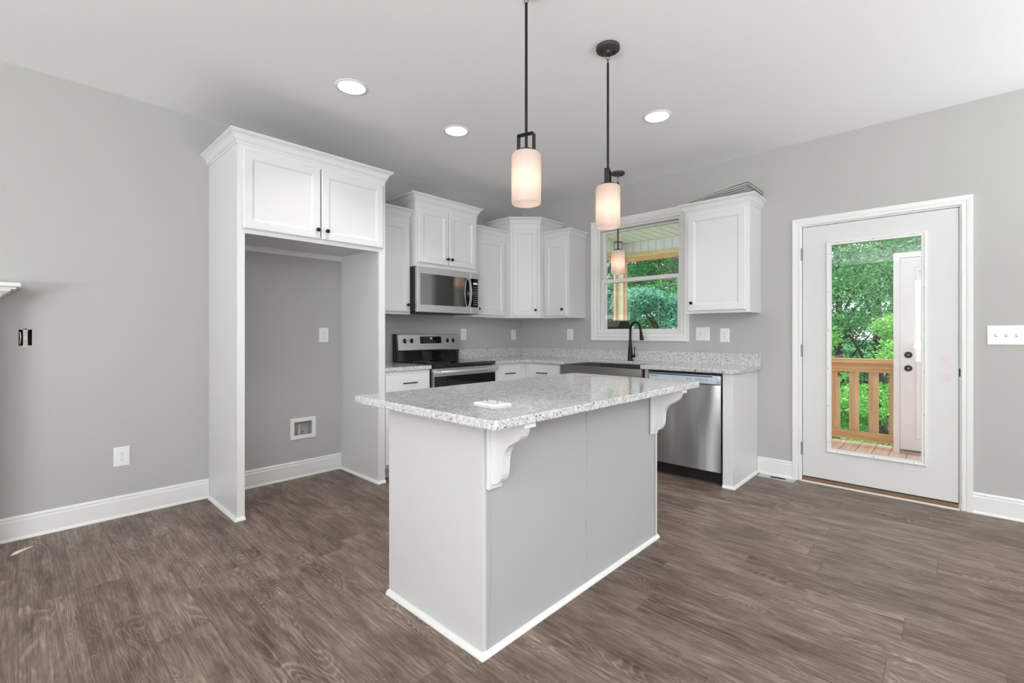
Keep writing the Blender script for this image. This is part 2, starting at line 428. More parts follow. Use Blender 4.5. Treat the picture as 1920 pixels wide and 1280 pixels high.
def thing(name, label, cat, loc, rotz=0, group=None, kind=None):
    o = bpy.data.objects.new(name, None); COL.objects.link(o); o.empty_display_size = .1
    o.location = loc; o.rotation_euler = (0, 0, rotz)
    o['label'] = label; o['category'] = cat
    if group: o['group'] = group
    if kind: o['kind'] = kind
    return o
def wmat(o):
    m = Matrix.Translation(o.location) @ Matrix.Rotation(o.rotation_euler[2], 4, 'Z')
    return wmat(o.parent) @ m if o.parent else m
def obj(name, b, m, parent=None, local=False, smooth=False, label=None, origin=None):
    me = bpy.data.meshes.new(name)
    vs = b.v
    o = bpy.data.objects.new(name, me); COL.objects.link(o)
    if parent is not None:
        o.parent = parent
        if not local:
            iv = wmat(parent).inverted(); vs = [iv @ Vector(v) for v in vs]
    elif origin is not None:
        o.location = origin; vs = [Vector(v)-Vector(origin) for v in vs]
    me.from_pydata([tuple(v) for v in vs], [], b.f); me.update()
    bm = bmesh.new(); bm.from_mesh(me); bmesh.ops.recalc_face_normals(bm, faces=bm.faces[:]); bm.to_mesh(me); bm.free()
    me.materials.append(M[m] if isinstance(m, str) else m)
    if smooth:
        me.polygons.foreach_set('use_smooth', [True]*len(me.polygons))
        try: me.set_sharp_from_angle(angle=math.radians(40))
        except Exception: pass
    if label: o['label'] = label
    return o
def struct(name, b, m, parent=None, **k):
    o = obj(name, b, m, parent, **k)
    if parent is None: o['kind'] = 'structure'
    return o
def tag(o, label, cat, group=None, kind=None):
    o['label'] = label; o['category'] = cat
    if group: o['group'] = group
    if kind: o['kind'] = kind
    return o
def dup(root, loc, rotz=None, label=None, group=None):
    r = root.copy(); COL.objects.link(r); r.location = loc
    if rotz is not None: r.rotation_euler = (0, 0, rotz)
    if label: r['label'] = label
    if group: r['group'] = group
    for ch in list(root.children):
        c = ch.copy(); COL.objects.link(c); c.parent = r
        for g in list(ch.children):
            d = g.copy(); COL.objects.link(d); d.parent = c
    return r
def text(name, s, size, m, parent, at, U, V, ext=.0003):
    """flat lettering centred at a point, running along U with V up"""
    c = bpy.data.curves.new(name, 'FONT'); c.body = s; c.size = size; c.extrude = ext; c.align_x = 'CENTER'; c.align_y = 'CENTER'
    t = bpy.data.objects.new(name, c); COL.objects.link(t)
    dg = bpy.context.evaluated_depsgraph_get(); me = bpy.data.meshes.new_from_object(t.evaluated_get(dg))
    bpy.data.objects.remove(t)
    U = Vector(U).normalized(); V = Vector(V).normalized(); N = U.cross(V)
    mt = Matrix((U, V, N)).transposed().to_4x4(); mt.translation = Vector(at)
    me.transform(wmat(parent).inverted() @ mt)
    o = bpy.data.objects.new(name, me); COL.objects.link(o); o.parent = parent
    me.materials.clear(); me.materials.append(M[m]); return o

fA = lambda y: (lambda u, v, d: (u, y-d, v))        # plane facing -Y, u = x
fB = lambda x: (lambda u, v, d: (x-d, u, v))        # plane facing -X, u = y
flat = lambda a, b, h: (a, b, h)
def arc(cx, cy, r, a0, a1, n=8):
    return [(cx+r*math.cos(math.radians(a0+(a1-a0)*i/n)), cy+r*math.sin(math.radians(a0+(a1-a0)*i/n))) for i in range(n+1)]

# ------------------------------------------------------------------ room shell
struct('floor', B().box(RX0, 0, RY0, 0, -.12, 0), 'floor')
struct('ceiling', B().box(RX0-.15, .15, RY0-.15, .15, H, H+.12), 'ceiling')
# wall A with the refrigerator valve opening
def wall_with_holes(name, u0, u1, v0, v1, holes, mp, t, m='wall'):
    us = sorted({u0, u1, *[h[0] for h in holes], *[h[1] for h in holes]}); vs = sorted({v0, v1, *[h[2] for h in holes], *[h[3] for h in holes]})
    b = B()
    cells = set()
    for i in range(len(us)-1):
        for j in range(len(vs)-1):
            cu, cv = (us[i]+us[i+1])/2, (vs[j]+vs[j+1])/2
            if not any(h[0] < cu < h[1] and h[2] < cv < h[3] for h in holes): cells.add((i, j))
    idx = {}
    def vid(i, j, d):
        k = (i, j, d)
        if k not in idx: idx[k] = len(b.v); b.v.append(mp(us[i], vs[j], d))
        return idx[k]
    for (i, j) in cells:
        b.f.append((vid(i, j, 0), vid(i+1, j, 0), vid(i+1, j+1, 0), vid(i, j+1, 0)))
        b.f.append((vid(i, j, -t), vid(i, j+1, -t), vid(i+1, j+1, -t), vid(i+1, j, -t)))
        for di, dj, e in ((-1, 0, ((i, j), (i, j+1))), (1, 0, ((i+1, j+1), (i+1, j))), (0, -1, ((i+1, j), (i, j))), (0, 1, ((i, j+1), (i+1, j+1)))):
            if (i+di, j+dj) not in cells:
                (a, b1), (c, d1) = e; b.f.append((vid(a, b1, 0), vid(c, d1, 0), vid(c, d1, -t), vid(a, b1, -t)))
    return struct(name, b, m)
WT = .15
BOX1 = (-4.352, -4.316, 1.122, 1.215)                 # bare switch box cut-out
BOX2 = (-2.803, -2.660, .342, .460)                   # valve box
wall_with_holes('wall_left', RX0, 0, 0, H, [(-4.362, -4.308, 1.122, 1.215), BOX2], fA(0), WT)
WIN = (-2.049, -1.133, 1.207, 2.322)
DR = (-4.0, -3.045, 0, 2.068)
wall_with_holes('wall_right', RY0, WT, 0, H, [WIN, DR, (-6.8, -5.2, .65, 2.25)], fB(0), WT)
wall_with_holes('wall_rear', RX0-WT, WT, 0, H, [(-7.4, -5.2, .6, 2.3), (-3.8, -1.4, .6, 2.3)], lambda u, v, d: (u, RY0+d, v), WT)
wall_with_holes('wall_far', RY0, 0, 0, H, [(-5.8, -3.4, .6, 2.3)], lambda u, v, d: (RX0+d, u, v), WT)

# baseboards
BB = [(0, 0), (.021, 0), (.021, .004), (.0195, .010), (.016, .016), (.0145, .018), (.0145, .106), (.0145, .110), (.010, .114), (.010, .121), (.012, .125), (.009, .133), (.004, .138), (0, .138)]
def baseboard(name, path): struct(name, B().sweep(path, BB, flat, side=1), 'trim')
# side=1 -> normal (ey,-ex): path along +x gives -y
baseboard('baseboard_left', [(-6.2, -.0005), (-3.412, -.0005)])
baseboard('baseboard_alcove', [(-3.388, -.0005), (-2.402, -.0005)])
baseboard('baseboard_right', [(-.0005, -2.731), (-.0005, -2.9965)])
baseboard('baseboard_right_far', [(-.0005, -4.0495), (-.0005, -6.9)])

# ------------------------------------------------------------------ door in the right wall
door = thing('door_1', 'white exterior door with full-height glass pane and empty lock holes', 'door', (0, -3.52, 0), kind='structure')
LF = (-3.980, -3.066, .043, 2.047)
lite_o = (-3.820, -3.229, .260, 1.912); lite_g = (-3.792, -3.257, .288, 1.884)
holes = [(-3.913, 1.026), (-3.913, .887)]
def leaf():
    # slab with a rectangular opening and two round bores
    b = B(); x0, x1 = .004, .046
    def plate(x):
        bm = bmesh.new()
        def ring(pts): 
            vs = [bm.verts.new((x, p[0], p[1])) for p in pts]
            return [bm.edges.new((vs[i], vs[(i+1) % len(vs)])) for i in range(len(vs))]
        E_ = ring([(LF[0], LF[2]), (LF[1], LF[2]), (LF[1], LF[3]), (LF[0], LF[3])])
        E_ += ring([(lite_g[0], lite_g[2]), (lite_g[0], lite_g[3]), (lite_g[1], lite_g[3]), (lite_g[1], lite_g[2])])
        for hy, hz in holes: E_ += ring([(hy+.027*math.cos(a), hz+.027*math.sin(a)) for a in [2*math.pi*k/24 for k in range(24)]])
        bmesh.ops.triangle_fill(bm, use_beauty=True, use_dissolve=False, edges=E_, normal=(1, 0, 0))
        b.bm(bm)
    plate(x0); plate(x1)
    for r in (LF, lite_g):
        c = [(r[0], r[2]), (r[1], r[2]), (r[1], r[3]), (r[0], r[3])]
        for i in range(4):
            p, q = c[i], c[(i+1) % 4]; b.add([(x0, *p), (x0, *q), (x1, *q), (x1, *p)], [(0, 1, 2, 3)])
    for hy, hz in holes: b.lathe([(.027, x0), (.027, x1)], (0, hy, hz), 24, 'X', cap=False)
    return b
lf = obj('door_leaf', leaf(), 'doorpaint', door)
LP = [(0, -.001), (0, .012), (.004, .016), (.012, .016), (.016, .011), (.024, .010), (.027, .014), (.031, .012), (.031, -.001)]
LP = [(-o, h) for o, h in LP]
lite_path = [(lite_o[0], lite_o[2]), (lite_o[1], lite_o[2]), (lite_o[1], lite_o[3]), (lite_o[0], lite_o[3])]
obj('lite_frame', B().sweep(lite_path, LP, lambda a, b_, h: (.004-h, a, b_), closed=True, side=1), 'trim', door)
obj('glass_pane', B().box(.024, .028, lite_g[0]+.001, lite_g[1]-.001, lite_g[2]+.001, lite_g[3]-.001), 'glass', door)
b = B()
for f in (.12, .5, .88): 
    for zz in (lite_o[2]+.014, lite_o[3]-.014): b.lathe([(.0035, 0), (.0035, .0012)], (-.0132, lite_o[0]+(lite_o[1]-lite_o[0])*f, zz), 8, 'X')
for f in (.05, .22, .40, .58, .76, .94):
    for yy in (lite_o[0]+.014, lite_o[1]-.014): b.lathe([(.0035, 0), (.0035, .0012)], (-.0132, yy, lite_o[2]+(lite_o[3]-lite_o[2])*f), 8, 'X')
obj('screw_plugs', b, 'screw', door)
for hz in (1.833, 1.053, .262):
    obj('hinge', B().lathe([(.007, -.05), (.007, .05)], (-.006, -3.058, hz), 10).box(-.001, .004, -3.066, -3.054, hz-.05, hz+.05), 'hinge', door)
# jamb and threshold
jb = B()
jb.box(.0, WT, DR[0], LF[0]-.004, .0, DR[3]); jb.box(.0, WT, LF[1]+.004, DR[1], .0, DR[3]); jb.box(0, WT, LF[0]-.004, LF[1]+.004, LF[3]+.004, DR[3])
jb.box(.05, .07, LF[0]-.004, LF[0]+.012, .03, LF[3]); jb.box(.05, .07, LF[1]-.012, LF[1]+.004, .03, LF[3]); jb.box(.05, .07, LF[0], LF[1], LF[3]-.012, LF[3]+.004)
obj('jamb', jb, 'trim', door)
obj('threshold', B().box(-.006, WT+.05, LF[0], LF[1], .0, .034, .003), 'oldwood', door)
obj('threshold_strip', B().box(-.030, -.007, LF[0]-.005, LF[1]+.004, .0, .009, .002), 'trim', door)
obj('weatherstrip', B().box(.006, .048, LF[0], LF[1], .034, .043), 'gap', door)
obj('strike_plate', B().box(-.0005, .003, LF[0]-.012, LF[0]-.001, .90, .955), 'slot', door)
CP = [(0, 0), (0, .010), (.006, .016), (.014, .0165), (.018, .013), (.026, .013), (.030, .016), (.044, .0175), (.052, .018), (.060, .018), (.060, 0)]
def casing_prof(w): return [(o*w/.06, h) for o, h in CP]
ci = (LF[0]-.010, LF[1]+.010, 0, LF[3]+.012)
struct('trim_1', B().sweep([(ci[0], .0), (ci[0], ci[3]), (ci[1], ci[3]), (ci[1], .0)], casing_prof(.060), lambda a, b_, h: (-.0005-h, a, b_), side=-1), 'trim')

# ------------------------------------------------------------------ window in the right wall
win = thing('window_1', 'white double-hung window above the sink with wooded porch view', 'window', (0, -1.591, 1.2), kind='structure')
b = B()
b.box(-.0, WT, WIN[0], WIN[0]+.016, WIN[2], WIN[3]); b.box(-.0, WT, WIN[1]-.016, WIN[1], WIN[2], WIN[3])
b.box(-.0, WT, WIN[0]+.016, WIN[1]-.016, WIN[2], WIN[2]+.012); b.box(-.0, WT, WIN[0]+.016, WIN[1]-.016, WIN[3]-.02, WIN[3])
obj('jamb', b, 'trim', win)
def frame_rect(b, y0, y1, z0, z1, w, x0, x1, wt=None, wb_=None):
    wt = wt or w; wb_ = wb_ or w
    b.box(x0, x1, y0, y0+w, z0, z1, .003); b.box(x0, x1, y1-w, y1, z0, z1, .003)
    b.box(x0, x1, y0+w, y1-w, z0, z0+wb_, .003); b.box(x0, x1, y0+w, y1-w, z1-wt, z1, .003)
    return b
lo = obj('lower_sash', frame_rect(B(), WIN[0]+.016, WIN[1]-.016, 1.2195, 1.778, .030, .035, .062, wt=.042, wb_=.02), 'trim', win)
obj('glass_pane', B().box(.048, .051, WIN[0]+.044, WIN[1]-.044, 1.235, 1.74), 'glass', lo)
up = obj('upper_sash', frame_rect(B(), WIN[0]+.016, WIN[1]-.016, 1.735, 2.302, .032, .068, .095, wt=.02, wb_=.042), 'trim', win)
obj('glass_pane', B().box(.080, .083, WIN[0]+.046, WIN[1]-.046, 1.77, 2.285), 'glass', up)
WCP = [(0, 0), (0, .008), (.005, .013), (.012, .013), (.017, .010), (.030, .010), (.036, .015), (.050, .017), (.058, .014), (.066, .016), (.078, .018), (.090, .018), (.090, 0)]
wp = [(WIN[0], WIN[2]), (WIN[1], WIN[2]), (WIN[1], WIN[3]), (WIN[0], WIN[3])]
struct('trim_2', B().sweep(wp, WCP, lambda a, b_, h: (-.0005-h, a, b_), closed=True, side=1), 'trim')

# ------------------------------------------------------------------ cabinets
CROWN = [(-.001, .0), (.004, 0), (.006, .006), (.006, .014), (.013, .018), (.013, .024), (.017, .028), (.021, .040), (.028, .052), (.038, .060), (.045, .063), (.045, .067), (.050, .070), (.050, .078), (-.001, .078)]
DSTEP = [(0, .015), (.005, .0185), (.007, .020), (.052, .020), (.055, .0175), (.0575, .0175), (.062, .012), (.066, .0105)]
DOORD = .020
def cab_door(parent, u0, u1, v0, v1, mp, knob=None, mpn='white'):
    d = obj('door', B().panel(u0, u1, v0, v1, DSTEP, mp, .0008), mpn, parent)
    if knob:
        ku, kv = knob
        o = Vector(mp(ku, kv, DOORD)); nrm = (Vector(mp(ku, kv, 1))-Vector(mp(ku, kv, 0))).normalized()
        prof = [(.0075, 0), (.0055, .004), (.0048, .010), (.0075, .015), (.0135, .019), (.0150, .0225), (.0140, .0265), (.0095, .029), (.0035, .030)]
        bb = B().lathe(prof, (0, 0, 0), 16)
        q = Vector((0, 0, 1)).rotation_difference(nrm).to_matrix()
        bb.v = [tuple(q @ Vector(v)+o) for v in bb.v]
        obj('knob', bb, 'black', d, smooth=True)
    return d
def drawer(parent, u0, u1, v0, v1, mp, hu0, hu1, hv):
    d = obj('drawer', B().panel(u0, u1, v0, v1, [(0, .015), (.004, .019), (.006, .020)], mp, .0008), 'white', parent)
    hb = B(); a = Vector(mp(hu0, hv, .048)); c = Vector(mp(hu1, hv, .048)); hb.tube([a, c], .005, 10)
    for f in (.12, .88):
        u = hu0+(hu1-hu0)*f; hb.tube([mp(u, hv, .0195), mp(u, hv, .048)], .004, 8)
    obj('handle', hb, 'black', d, smooth=True)
    return d
def upper(name, label, x0, x1, yf, z0, zc, doors, crown_path, side='A', group='upper cabinets with crown moulding', crown_side=1):
    """wall cabinet; yf = face plane depth, zc = crown foot"""
    if side == 'A':
        root = thing(name, label, 'cabinet', ((x0+x1)/2, -yf/2, z0), group=None)
        mp = fA(-yf); bx = lambda b, u0, u1, d0, d1, a, c: b.box(u0, u1, -d0, -d1, a, c)
    else:
        root = thing(name, label, 'cabinet', (-yf/2, (x0+x1)/2, z0), group=None)
        mp = fB(-yf); bx = lambda b, u0, u1, d0, d1, a, c: b.box(-d0, -d1, u0, u1, a, c)
    b = B(); bx(b, x0, x0+.016, .001, yf-.019, z0, zc+.02); bx(b, x1-.016, x1, .001, yf-.019, z0, zc+.02)
    bx(b, x0+.016, x1-.016, .001, yf-.019, z0+.012, z0+.028); bx(b, x0+.016, x1-.016, .001, yf-.019, zc, zc+.02); bx(b, x0+.016, x1-.016, .001, .01, z0+.028, zc)
    obj('body', b, 'white', root)
    f = B(); w = .036
    bx(f, x0, x0+w, yf-.019, yf, z0, zc+.02); bx(f, x1-w, x1, yf-.019, yf, z0, zc+.02); bx(f, x0+w, x1-w, yf-.019, yf, z0, z0+w); bx(f, x0+w, x1-w, yf-.019, yf, zc-.06, zc+.02)
    obj('face_frame', f, 'white', root)
    for (u0, u1, v0, v1, kn) in doors: cab_door(root, u0, u1, v0, v1, mp, kn)
    obj('crown_moulding', B().sweep(crown_path, [(o, h+zc) for o, h in CROWN], flat, side=crown_side), 'white', root)
    return root
# path direction +x along the face: normal (0,-1) with side=1
ZL, ZH = 2.247, 2.397
UB = 1.366
# 1: between refrigerator surround and microwave (narrow, low)
upper('wall_cabinet', 'short white wall cabinet squeezed between refrigerator surround and microwave', -2.343, -1.8815, .305, UB, ZL,
      [(-2.325, -1.897, UB+.022, 2.205, (-1.925, 1.452))], [(-2.343, -.305), (-1.8825, -.305)])
# 2: above the microwave (deeper, taller)
upper('wall_cabinet', 'tall-topped two-door white cabinet directly above the microwave', -1.880, -1.116, .380, 1.809, ZH,
      [(-1.852, -1.501, 1.845, 2.352, (-1.523, 1.905)), (-1.495, -1.144, 1.845, 2.352, (-1.470, 1.905))],
      [(-1.880, -.001), (-1.880, -.380), (-1.116, -.380), (-1.116, -.001)])
# 3: right of the microwave
upper('wall_cabinet', 'single-door white wall cabinet between microwave and angled corner cabinet', -1.1145, -.612, .305, UB, ZL,
      [(-1.085, -.640, UB+.022, 2.205, (-1.048, 1.452))], [(-1.1135, -.305), (-.613, -.305)])
# 5: wall B, right of the corner
upper('wall_cabinet', 'narrow white wall cabinet between angled corner cabinet and window', -.957, -.612, .305, UB-.004, 2.235,
      [(-.932, -.634, UB+.018, 2.200, (-.885, 1.452))], [(-.305, -.613), (-.305, -.957), (-.001, -.957)], side='B')
# 6: right of the window
upper('wall_cabinet', 'single-door white wall cabinet to the right of the window', -2.757, -2.228, .305, UB, ZL,
      [(-2.728, -2.253, UB+.022, 2.222, (-2.291, 1.456))], [(-.001, -2.228), (-.305, -2.228), (-.305, -2.757), (-.001, -2.757)], side='B')
# 4: diagonal corner cabinet
root = thing('corner_cabinet', 'tall white corner cabinet with a single angled door', 'cabinet', (-.3, -.3, UB))
pent = [(-.001, -.001), (-.610, -.001), (-.610, -.380), (-.380, -.610), (-.001, -.610)]
obj('body', B().prism(pent, UB-.002, ZH+.02, flat), 'white', root)
U = Vector((.23, -.23)).normalized(); 
mpD = lambda u, v, d: (-.610+U.x*u-.7071*d, -.380+U.y*u-.7071*d, v)
L_ = .3253
cab_door(root, .026, L_-.026, UB+.018, 2.352, mpD, (L_-.050, 1.450))
obj('crown_moulding', B().sweep([(-.610, -.001), (-.610, -.380), (-.380, -.610), (-.001, -.610)], [(o, h+ZH) for o, h in CROWN], flat, side=1), 'white', root)

# refrigerator surround
FX0, FX1, FY, FZ = -3.410, -2.345, .635, 1.838
root = thing('refrigerator_surround', 'tall white cabinet surround with empty refrigerator bay and two upper doors', 'cabinet', ((FX0+FX1)/2, -FY/2, 0))
obj('side_panel', B().box(FX0, FX0+.018, -.001, -FY+.019, 0, 2.42), 'white', root)
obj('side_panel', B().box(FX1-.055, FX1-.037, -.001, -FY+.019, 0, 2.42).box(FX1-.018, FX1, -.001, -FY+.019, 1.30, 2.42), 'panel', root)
b = B(); b.box(FX0, FX0+.044, -FY+.019, -FY, 0, 2.42); b.box(FX1-.055, FX1, -FY+.019, -FY, 0, 2.42)
b.box(FX0+.044, FX1-.055, -FY+.019, -FY, FZ, FZ+.045); b.box(FX0+.044, FX1-.055, -FY+.019, -FY, 2.37, 2.42)
obj('face_frame', b, 'white', root)
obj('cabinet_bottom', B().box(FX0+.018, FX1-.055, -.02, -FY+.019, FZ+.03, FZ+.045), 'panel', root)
obj('back_cleat', B().box(FX0+.018, FX1-.055, -.001, -.02, FZ-.012, FZ+.045), 'white', root)
mp = fA(-FY)
cab_door(root, -3.380, -2.879, 1.866, 2.372, mp, (-2.905, 1.928))
cab_door(root, -2.870, -2.372, 1.866, 2.372, mp, (-2.836, 1.928))
obj('crown_moulding', B().sweep([(FX0, -.001), (FX0, -FY), (FX1, -FY), (FX1, -.001)], [(o, h+2.405) for o, h in CROWN], flat, side=1), 'white', root)
SHOE = [(0, 0), (.018, 0), (.017, .006), (.013, .013), (.006, .018), (0, .019)]
obj('shoe_moulding', B().sweep([(FX0, -.022), (FX0, -FY), (FX0+.044, -FY)], SHOE, flat, side=1), 'trim', root)
obj('shoe_moulding', B().sweep([(FX1-.055, -.022), (FX1-.055, -FY), (FX1, -FY)], SHOE, flat, side=1), 'trim', root)
for sy, sz in ((-.30, 1.60), (-.60, 1.15), (-.60, .80), (-.60, .38), (-.02, 1.70), (-.60, .07)):
    obj('screw', B().lathe([(.004, 0), (.003, .002)], (FX1-.0575, sy, sz), 8, 'X'), 'screw', root)

# base cabinets
def basecab(label, x0, x1, side, extra=None):
    mid = (x0+x1)/2
    root = thing('base_cabinet', label, 'cabinet', (mid, -.305, 0) if side == 'A' else (-.305, mid, 0))
    bx = (lambda b, u0, u1, d0, d1, a, c: b.box(u0, u1, -d0, -d1, a, c)) if side == 'A' else (lambda b, u0, u1, d0, d1, a, c: b.box(-d0, -d1, u0, u1, a, c))
    b = B(); bx(b, x0, x1, .001, .610, .10, .880); obj('body', b, 'white', root)
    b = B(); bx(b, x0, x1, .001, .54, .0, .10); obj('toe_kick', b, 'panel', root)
    return root
r = basecab('white base cabinet with drawer left of the range', -2.343, -1.886, 'A')
drawer(r, -2.335, -1.898, .690, .853, fA(-.610), -2.185, -2.048, .779)
cab_door(r, -2.335, -1.898, .125, .675, fA(-.610), (-1.930, .62))
r = basecab('white base cabinet with drawer right of the range', -1.114, -.612, 'A')
drawer(r, -1.095, -.712, .690, .862, fA(-.610), -.968, -.824, .783)
cab_door(r, -1.095, -.712, .125, .675, fA(-.610), (-1.06, .62))
r = basecab('white base cabinet with drawer between corner and sink', -1.094, -.002, 'B')
drawer(r, -1.080, -.668, .690, .868, fB(-.610), -.930, -.790, .782)
cab_door(r, -1.080, -.668, .125, .675, fB(-.610), (-1.04, .62))
r = thing('sink_cabinet', 'white base cabinet under the apron-front sink', 'cabinet', (-.3, -1.54, 0))
obj('body', B().box(-.001, -.610, -2.012, -1.096, .10, .62).box(-.590, -.610, -2.026, -1.994, .62, .88), 'white', r)
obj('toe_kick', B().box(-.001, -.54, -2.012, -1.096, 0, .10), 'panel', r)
cab_door(r, -2.000, -1.558, .125, .605, fB(-.610), (-1.59, .55)); cab_door(r, -1.550, -1.108, .125, .605, fB(-.610), (-1.52, .55))
# end panel beside the dishwasher
r = thing('end_panel', 'white panel closing the counter run beside the dishwasher', 'panel', (-.3, -2.69, 0))
obj('panel', B().box(-.001, -.598, -2.728, -2.712, 0, .880).box(-.001, -.598, -2.668, -2.652, 0, .880), 'white', r)
obj('filler', B().box(-.598, -.617, -2.728, -2.652, 0, .880), 'white', r)
obj('shoe_moulding', B().sweep([(-.617, -2.652), (-.617, -2.728), (-.022, -2.728)], SHOE, flat, side=1), 'trim', r)

# ------------------------------------------------------------------ countertops
CT0, CT1 = .882, .914
tag(obj('countertop', B().slab([(-2.341, -.001), (-2.341, -.640), (-1.888, -.640), (-1.888, -.001)], CT0, CT1), 'granite', origin=(-2.1, -.3, CT0)),
    'small speckled grey granite countertop left of the range', 'countertop')
poly = [(-1.112, -.022), (-1.112, -.640), (-.70, -.640)]+arc(-.665, -.665, .028, 135, 45, 3)[:0]+[(-.662, -.645), (-.645, -.662)]
poly += [(-.645, -1.118)]+arc(-.630, -1.118, .015, 180, 270, 4)
poly += arc(-.215, -1.178, .045, 90, 0, 6)
poly += arc(-.215, -1.915, .045, 0, -90, 6)
poly += arc(-.630, -1.975, .015, 90, 180, 4)
poly += arc(-.585, -2.700, .060, 180, 270, 8)
poly += [(-.022, -2.760), (-.022, -.022)]
ctr = thing('countertop', 'L-shaped speckled grey granite countertop with backsplash around the sink', 'countertop', (-.5, -.9, CT0))
obj('slab', B().slab(poly, CT0, CT1), 'granite', ctr)
obj('backsplash', B().box(-1.112, -.0015, -.0015, -.0205, CT0, 1.016, .002).box(-.0015, -.0205, -.0215, -2.760, CT0, 1.016, .002), 'granite', ctr)

# sink
r = thing('sink', 'dark stainless apron-front farmhouse sink set into the granite counter', 'sink', (-.4, -1.54, .64))
SY0, SY1, SX0, SX1 = -1.985, -1.106, -.655, -.150
b = B()
def ringbox(b, x0, x1, y0, y1, z0, z1, t, zb):
    o = [(x0, y0), (x1, y0), (x1, y1), (x0, y1)]; i = [(x0+t, y0+t), (x1-t, y0+t), (x1-t, y1-t), (x0+t, y1-t)]
    vs = [(p[0], p[1], z0) for p in o]+[(p[0], p[1], z1) for p in o]+[(p[0], p[1], z1) for p in i]+[(p[0], p[1], zb) for p in i]
    fs = [(3, 2, 1, 0)]
    for k in range(4):
        j = (k+1) % 4; fs += [(k, j, 4+j, 4+k), (4+k, 4+j, 8+j, 8+k), (8+k, 8+j, 12+j, 12+k)]
    fs.append((12, 13, 14, 15)); b.add(vs, fs); return b
obj('basin', ringbox(B(), SX0+.012, SX1, SY0, SY1, .63, .880, .012, .665), 'steeldark', r)
obj('apron', B().box(SX0, SX0+.012, SY0, SY1, .63, .878, .005), 'steeldark', r, smooth=True)
obj('drain', B().lathe([(.045, 0), (.045, .003), (.03, .004)], (-.4, -1.54, .6655), 20), 'nickel', r)

# faucet
r = thing('faucet', 'dark bronze gooseneck pull-down faucet behind the sink', 'faucet', (-.085, -1.562, CT1))
fb = (-.085, -1.562)
obj('body', B().lathe([(.028, CT1+.0005), (.028, CT1+.006), (.0255, CT1+.01), (.0245, .965), (.0225, 1.01), (.0175, 1.06), (.0135, 1.10), (.013, 1.13)], (fb[0], fb[1], 0), 20), 'black', r, smooth=True)
dv = Vector((-.46, -.888, 0)).normalized(); R_ = .088; zc = 1.215
pts = [Vector((fb[0], fb[1], 1.12)), Vector((fb[0], fb[1], 1.17))]
for k in range(0, 13):
    a = math.pi*k/13*1.0; p = Vector((fb[0], fb[1], 0))+dv*(R_-R_*math.cos(a)); p.z = zc+R_*math.sin(a)*1.02; pts.append(p)
end = Vector((fb[0], fb[1], 0))+dv*(2*R_+.006); end.z = 1.215; pts.append(end)
obj('spout', B().tube(pts, .0115, 12), 'black', r, smooth=True)
e2 = Vector((fb[0], fb[1], 0))+dv*(2*R_+.022); e2.z = 1.128
e1 = end.lerp(e2, .2)
obj('spray_head', B().tube([end, e1, end.lerp(e2, .6), e2, e2+Vector((0, 0, -.003))], [.0125, .0135, .0175, .0215, .019], 14), 'black', r, smooth=True)
hd = obj('handle', B().tube([(fb[0], fb[1], .965), (fb[0]-.02, fb[1]-.055, .965), (fb[0]-.022, fb[1]-.062, .966)], [.016, .016, .011], 12), 'black', r, smooth=True)
obj('lever', B().tube([(fb[0]-.020, fb[1]-.054, .97), (fb[0]-.022, fb[1]-.060, 1.01), (fb[0]-.022, fb[1]-.060, 1.058)], [.006, .0045, .006], 8), 'black', hd, smooth=True)

# ------------------------------------------------------------------ range
GX0, GX1 = -1.882, -1.1175
r = thing('range', 'freestanding electric range with black glass top and steel control backguard', 'stove', ((GX0+GX1)/2, -.33, 0))
obj('body', B().box(GX0+.004, GX1-.004, -.03, -.618, .02, .893), 'brownside', r)
obj('cooktop', B().box(GX0, GX1, -.09, -.655, .893, .921, .004), 'blackglass', r)
for cx, cy, rr in ((-1.70, -.50, .105), (-1.31, -.50, .085), (-1.70, -.23, .08), (-1.31, -.23, .105)):
    obj('burner_ring', B().lathe([(rr, 0), (rr, .0003), (rr-.002, .0003), (rr-.002, 0)], (cx, cy, .9212), 40, cap=False), 'mark', r)
od = obj('oven_door', B().box(GX0+.006, GX1-.006, -.620, -.655, .20, .880, .003), 'steel', r)
obj('door_glass', B().box(GX0+.012, GX1-.010, -.655, -.660, .235, .812, .002), 'blackglass', od)
hb = B().box(GX0+.045, GX1-.010, -.695, -.712, .832, .868, .005)
for x in (GX0+.06, GX1-.05): hb.box(x-.012, x+.012, -.655, -.697, .838, .862)
obj('door_handle', hb, 'steel', od, smooth=True)
obj('storage_drawer', B().box(GX0+.006, GX1-.006, -.620, -.655, .06, .190, .003), 'steel', r)
# backguard: leaning control panel over black glass recess
sideo = [(-.018, .900), (-.060, .900), (-.090, .915), (-.098, 1.020), (-.086, 1.030), (-.070, 1.172), (-.062, 1.184), (-.018, 1.186)]
for xa, xb in ((GX0, GX0+.022), (GX1-.022, GX1)): 
    obj('backguard_side', B().prism(sideo, xa, xb, lambda a, b_, d: (d, a, b_)), 'brownside', r)
obj('backguard_core', B().prism([(-.018, .922), (-.060, .922), (-.060, 1.178), (-.018, 1.182)], GX0+.022, GX1-.022, lambda a, b_, d: (d, a, b_)), 'brownside', r)
obj('lower_glass', B().prism([(-.060, .925), (-.082, .925), (-.066, 1.022), (-.060, 1.022)], GX0+.022, GX1-.022, lambda a, b_, d: (d, a, b_)), 'blackglass', r)
cp = obj('control_panel', B().prism([(-.060, 1.022), (-.099, 1.022), (-.101, 1.030), (-.083, 1.178), (-.060, 1.184)], GX0+.010, GX1-.008, lambda a, b_, d: (d, a, b_)), 'steel', r)
def cpt(x, z, d=0):   # point on the leaning panel face
    t = (z-1.030)/.148; return (x, -.101+.018*t-d*.993, z+d*.12)
Vp = Vector((0, .018, .148)).normalized()
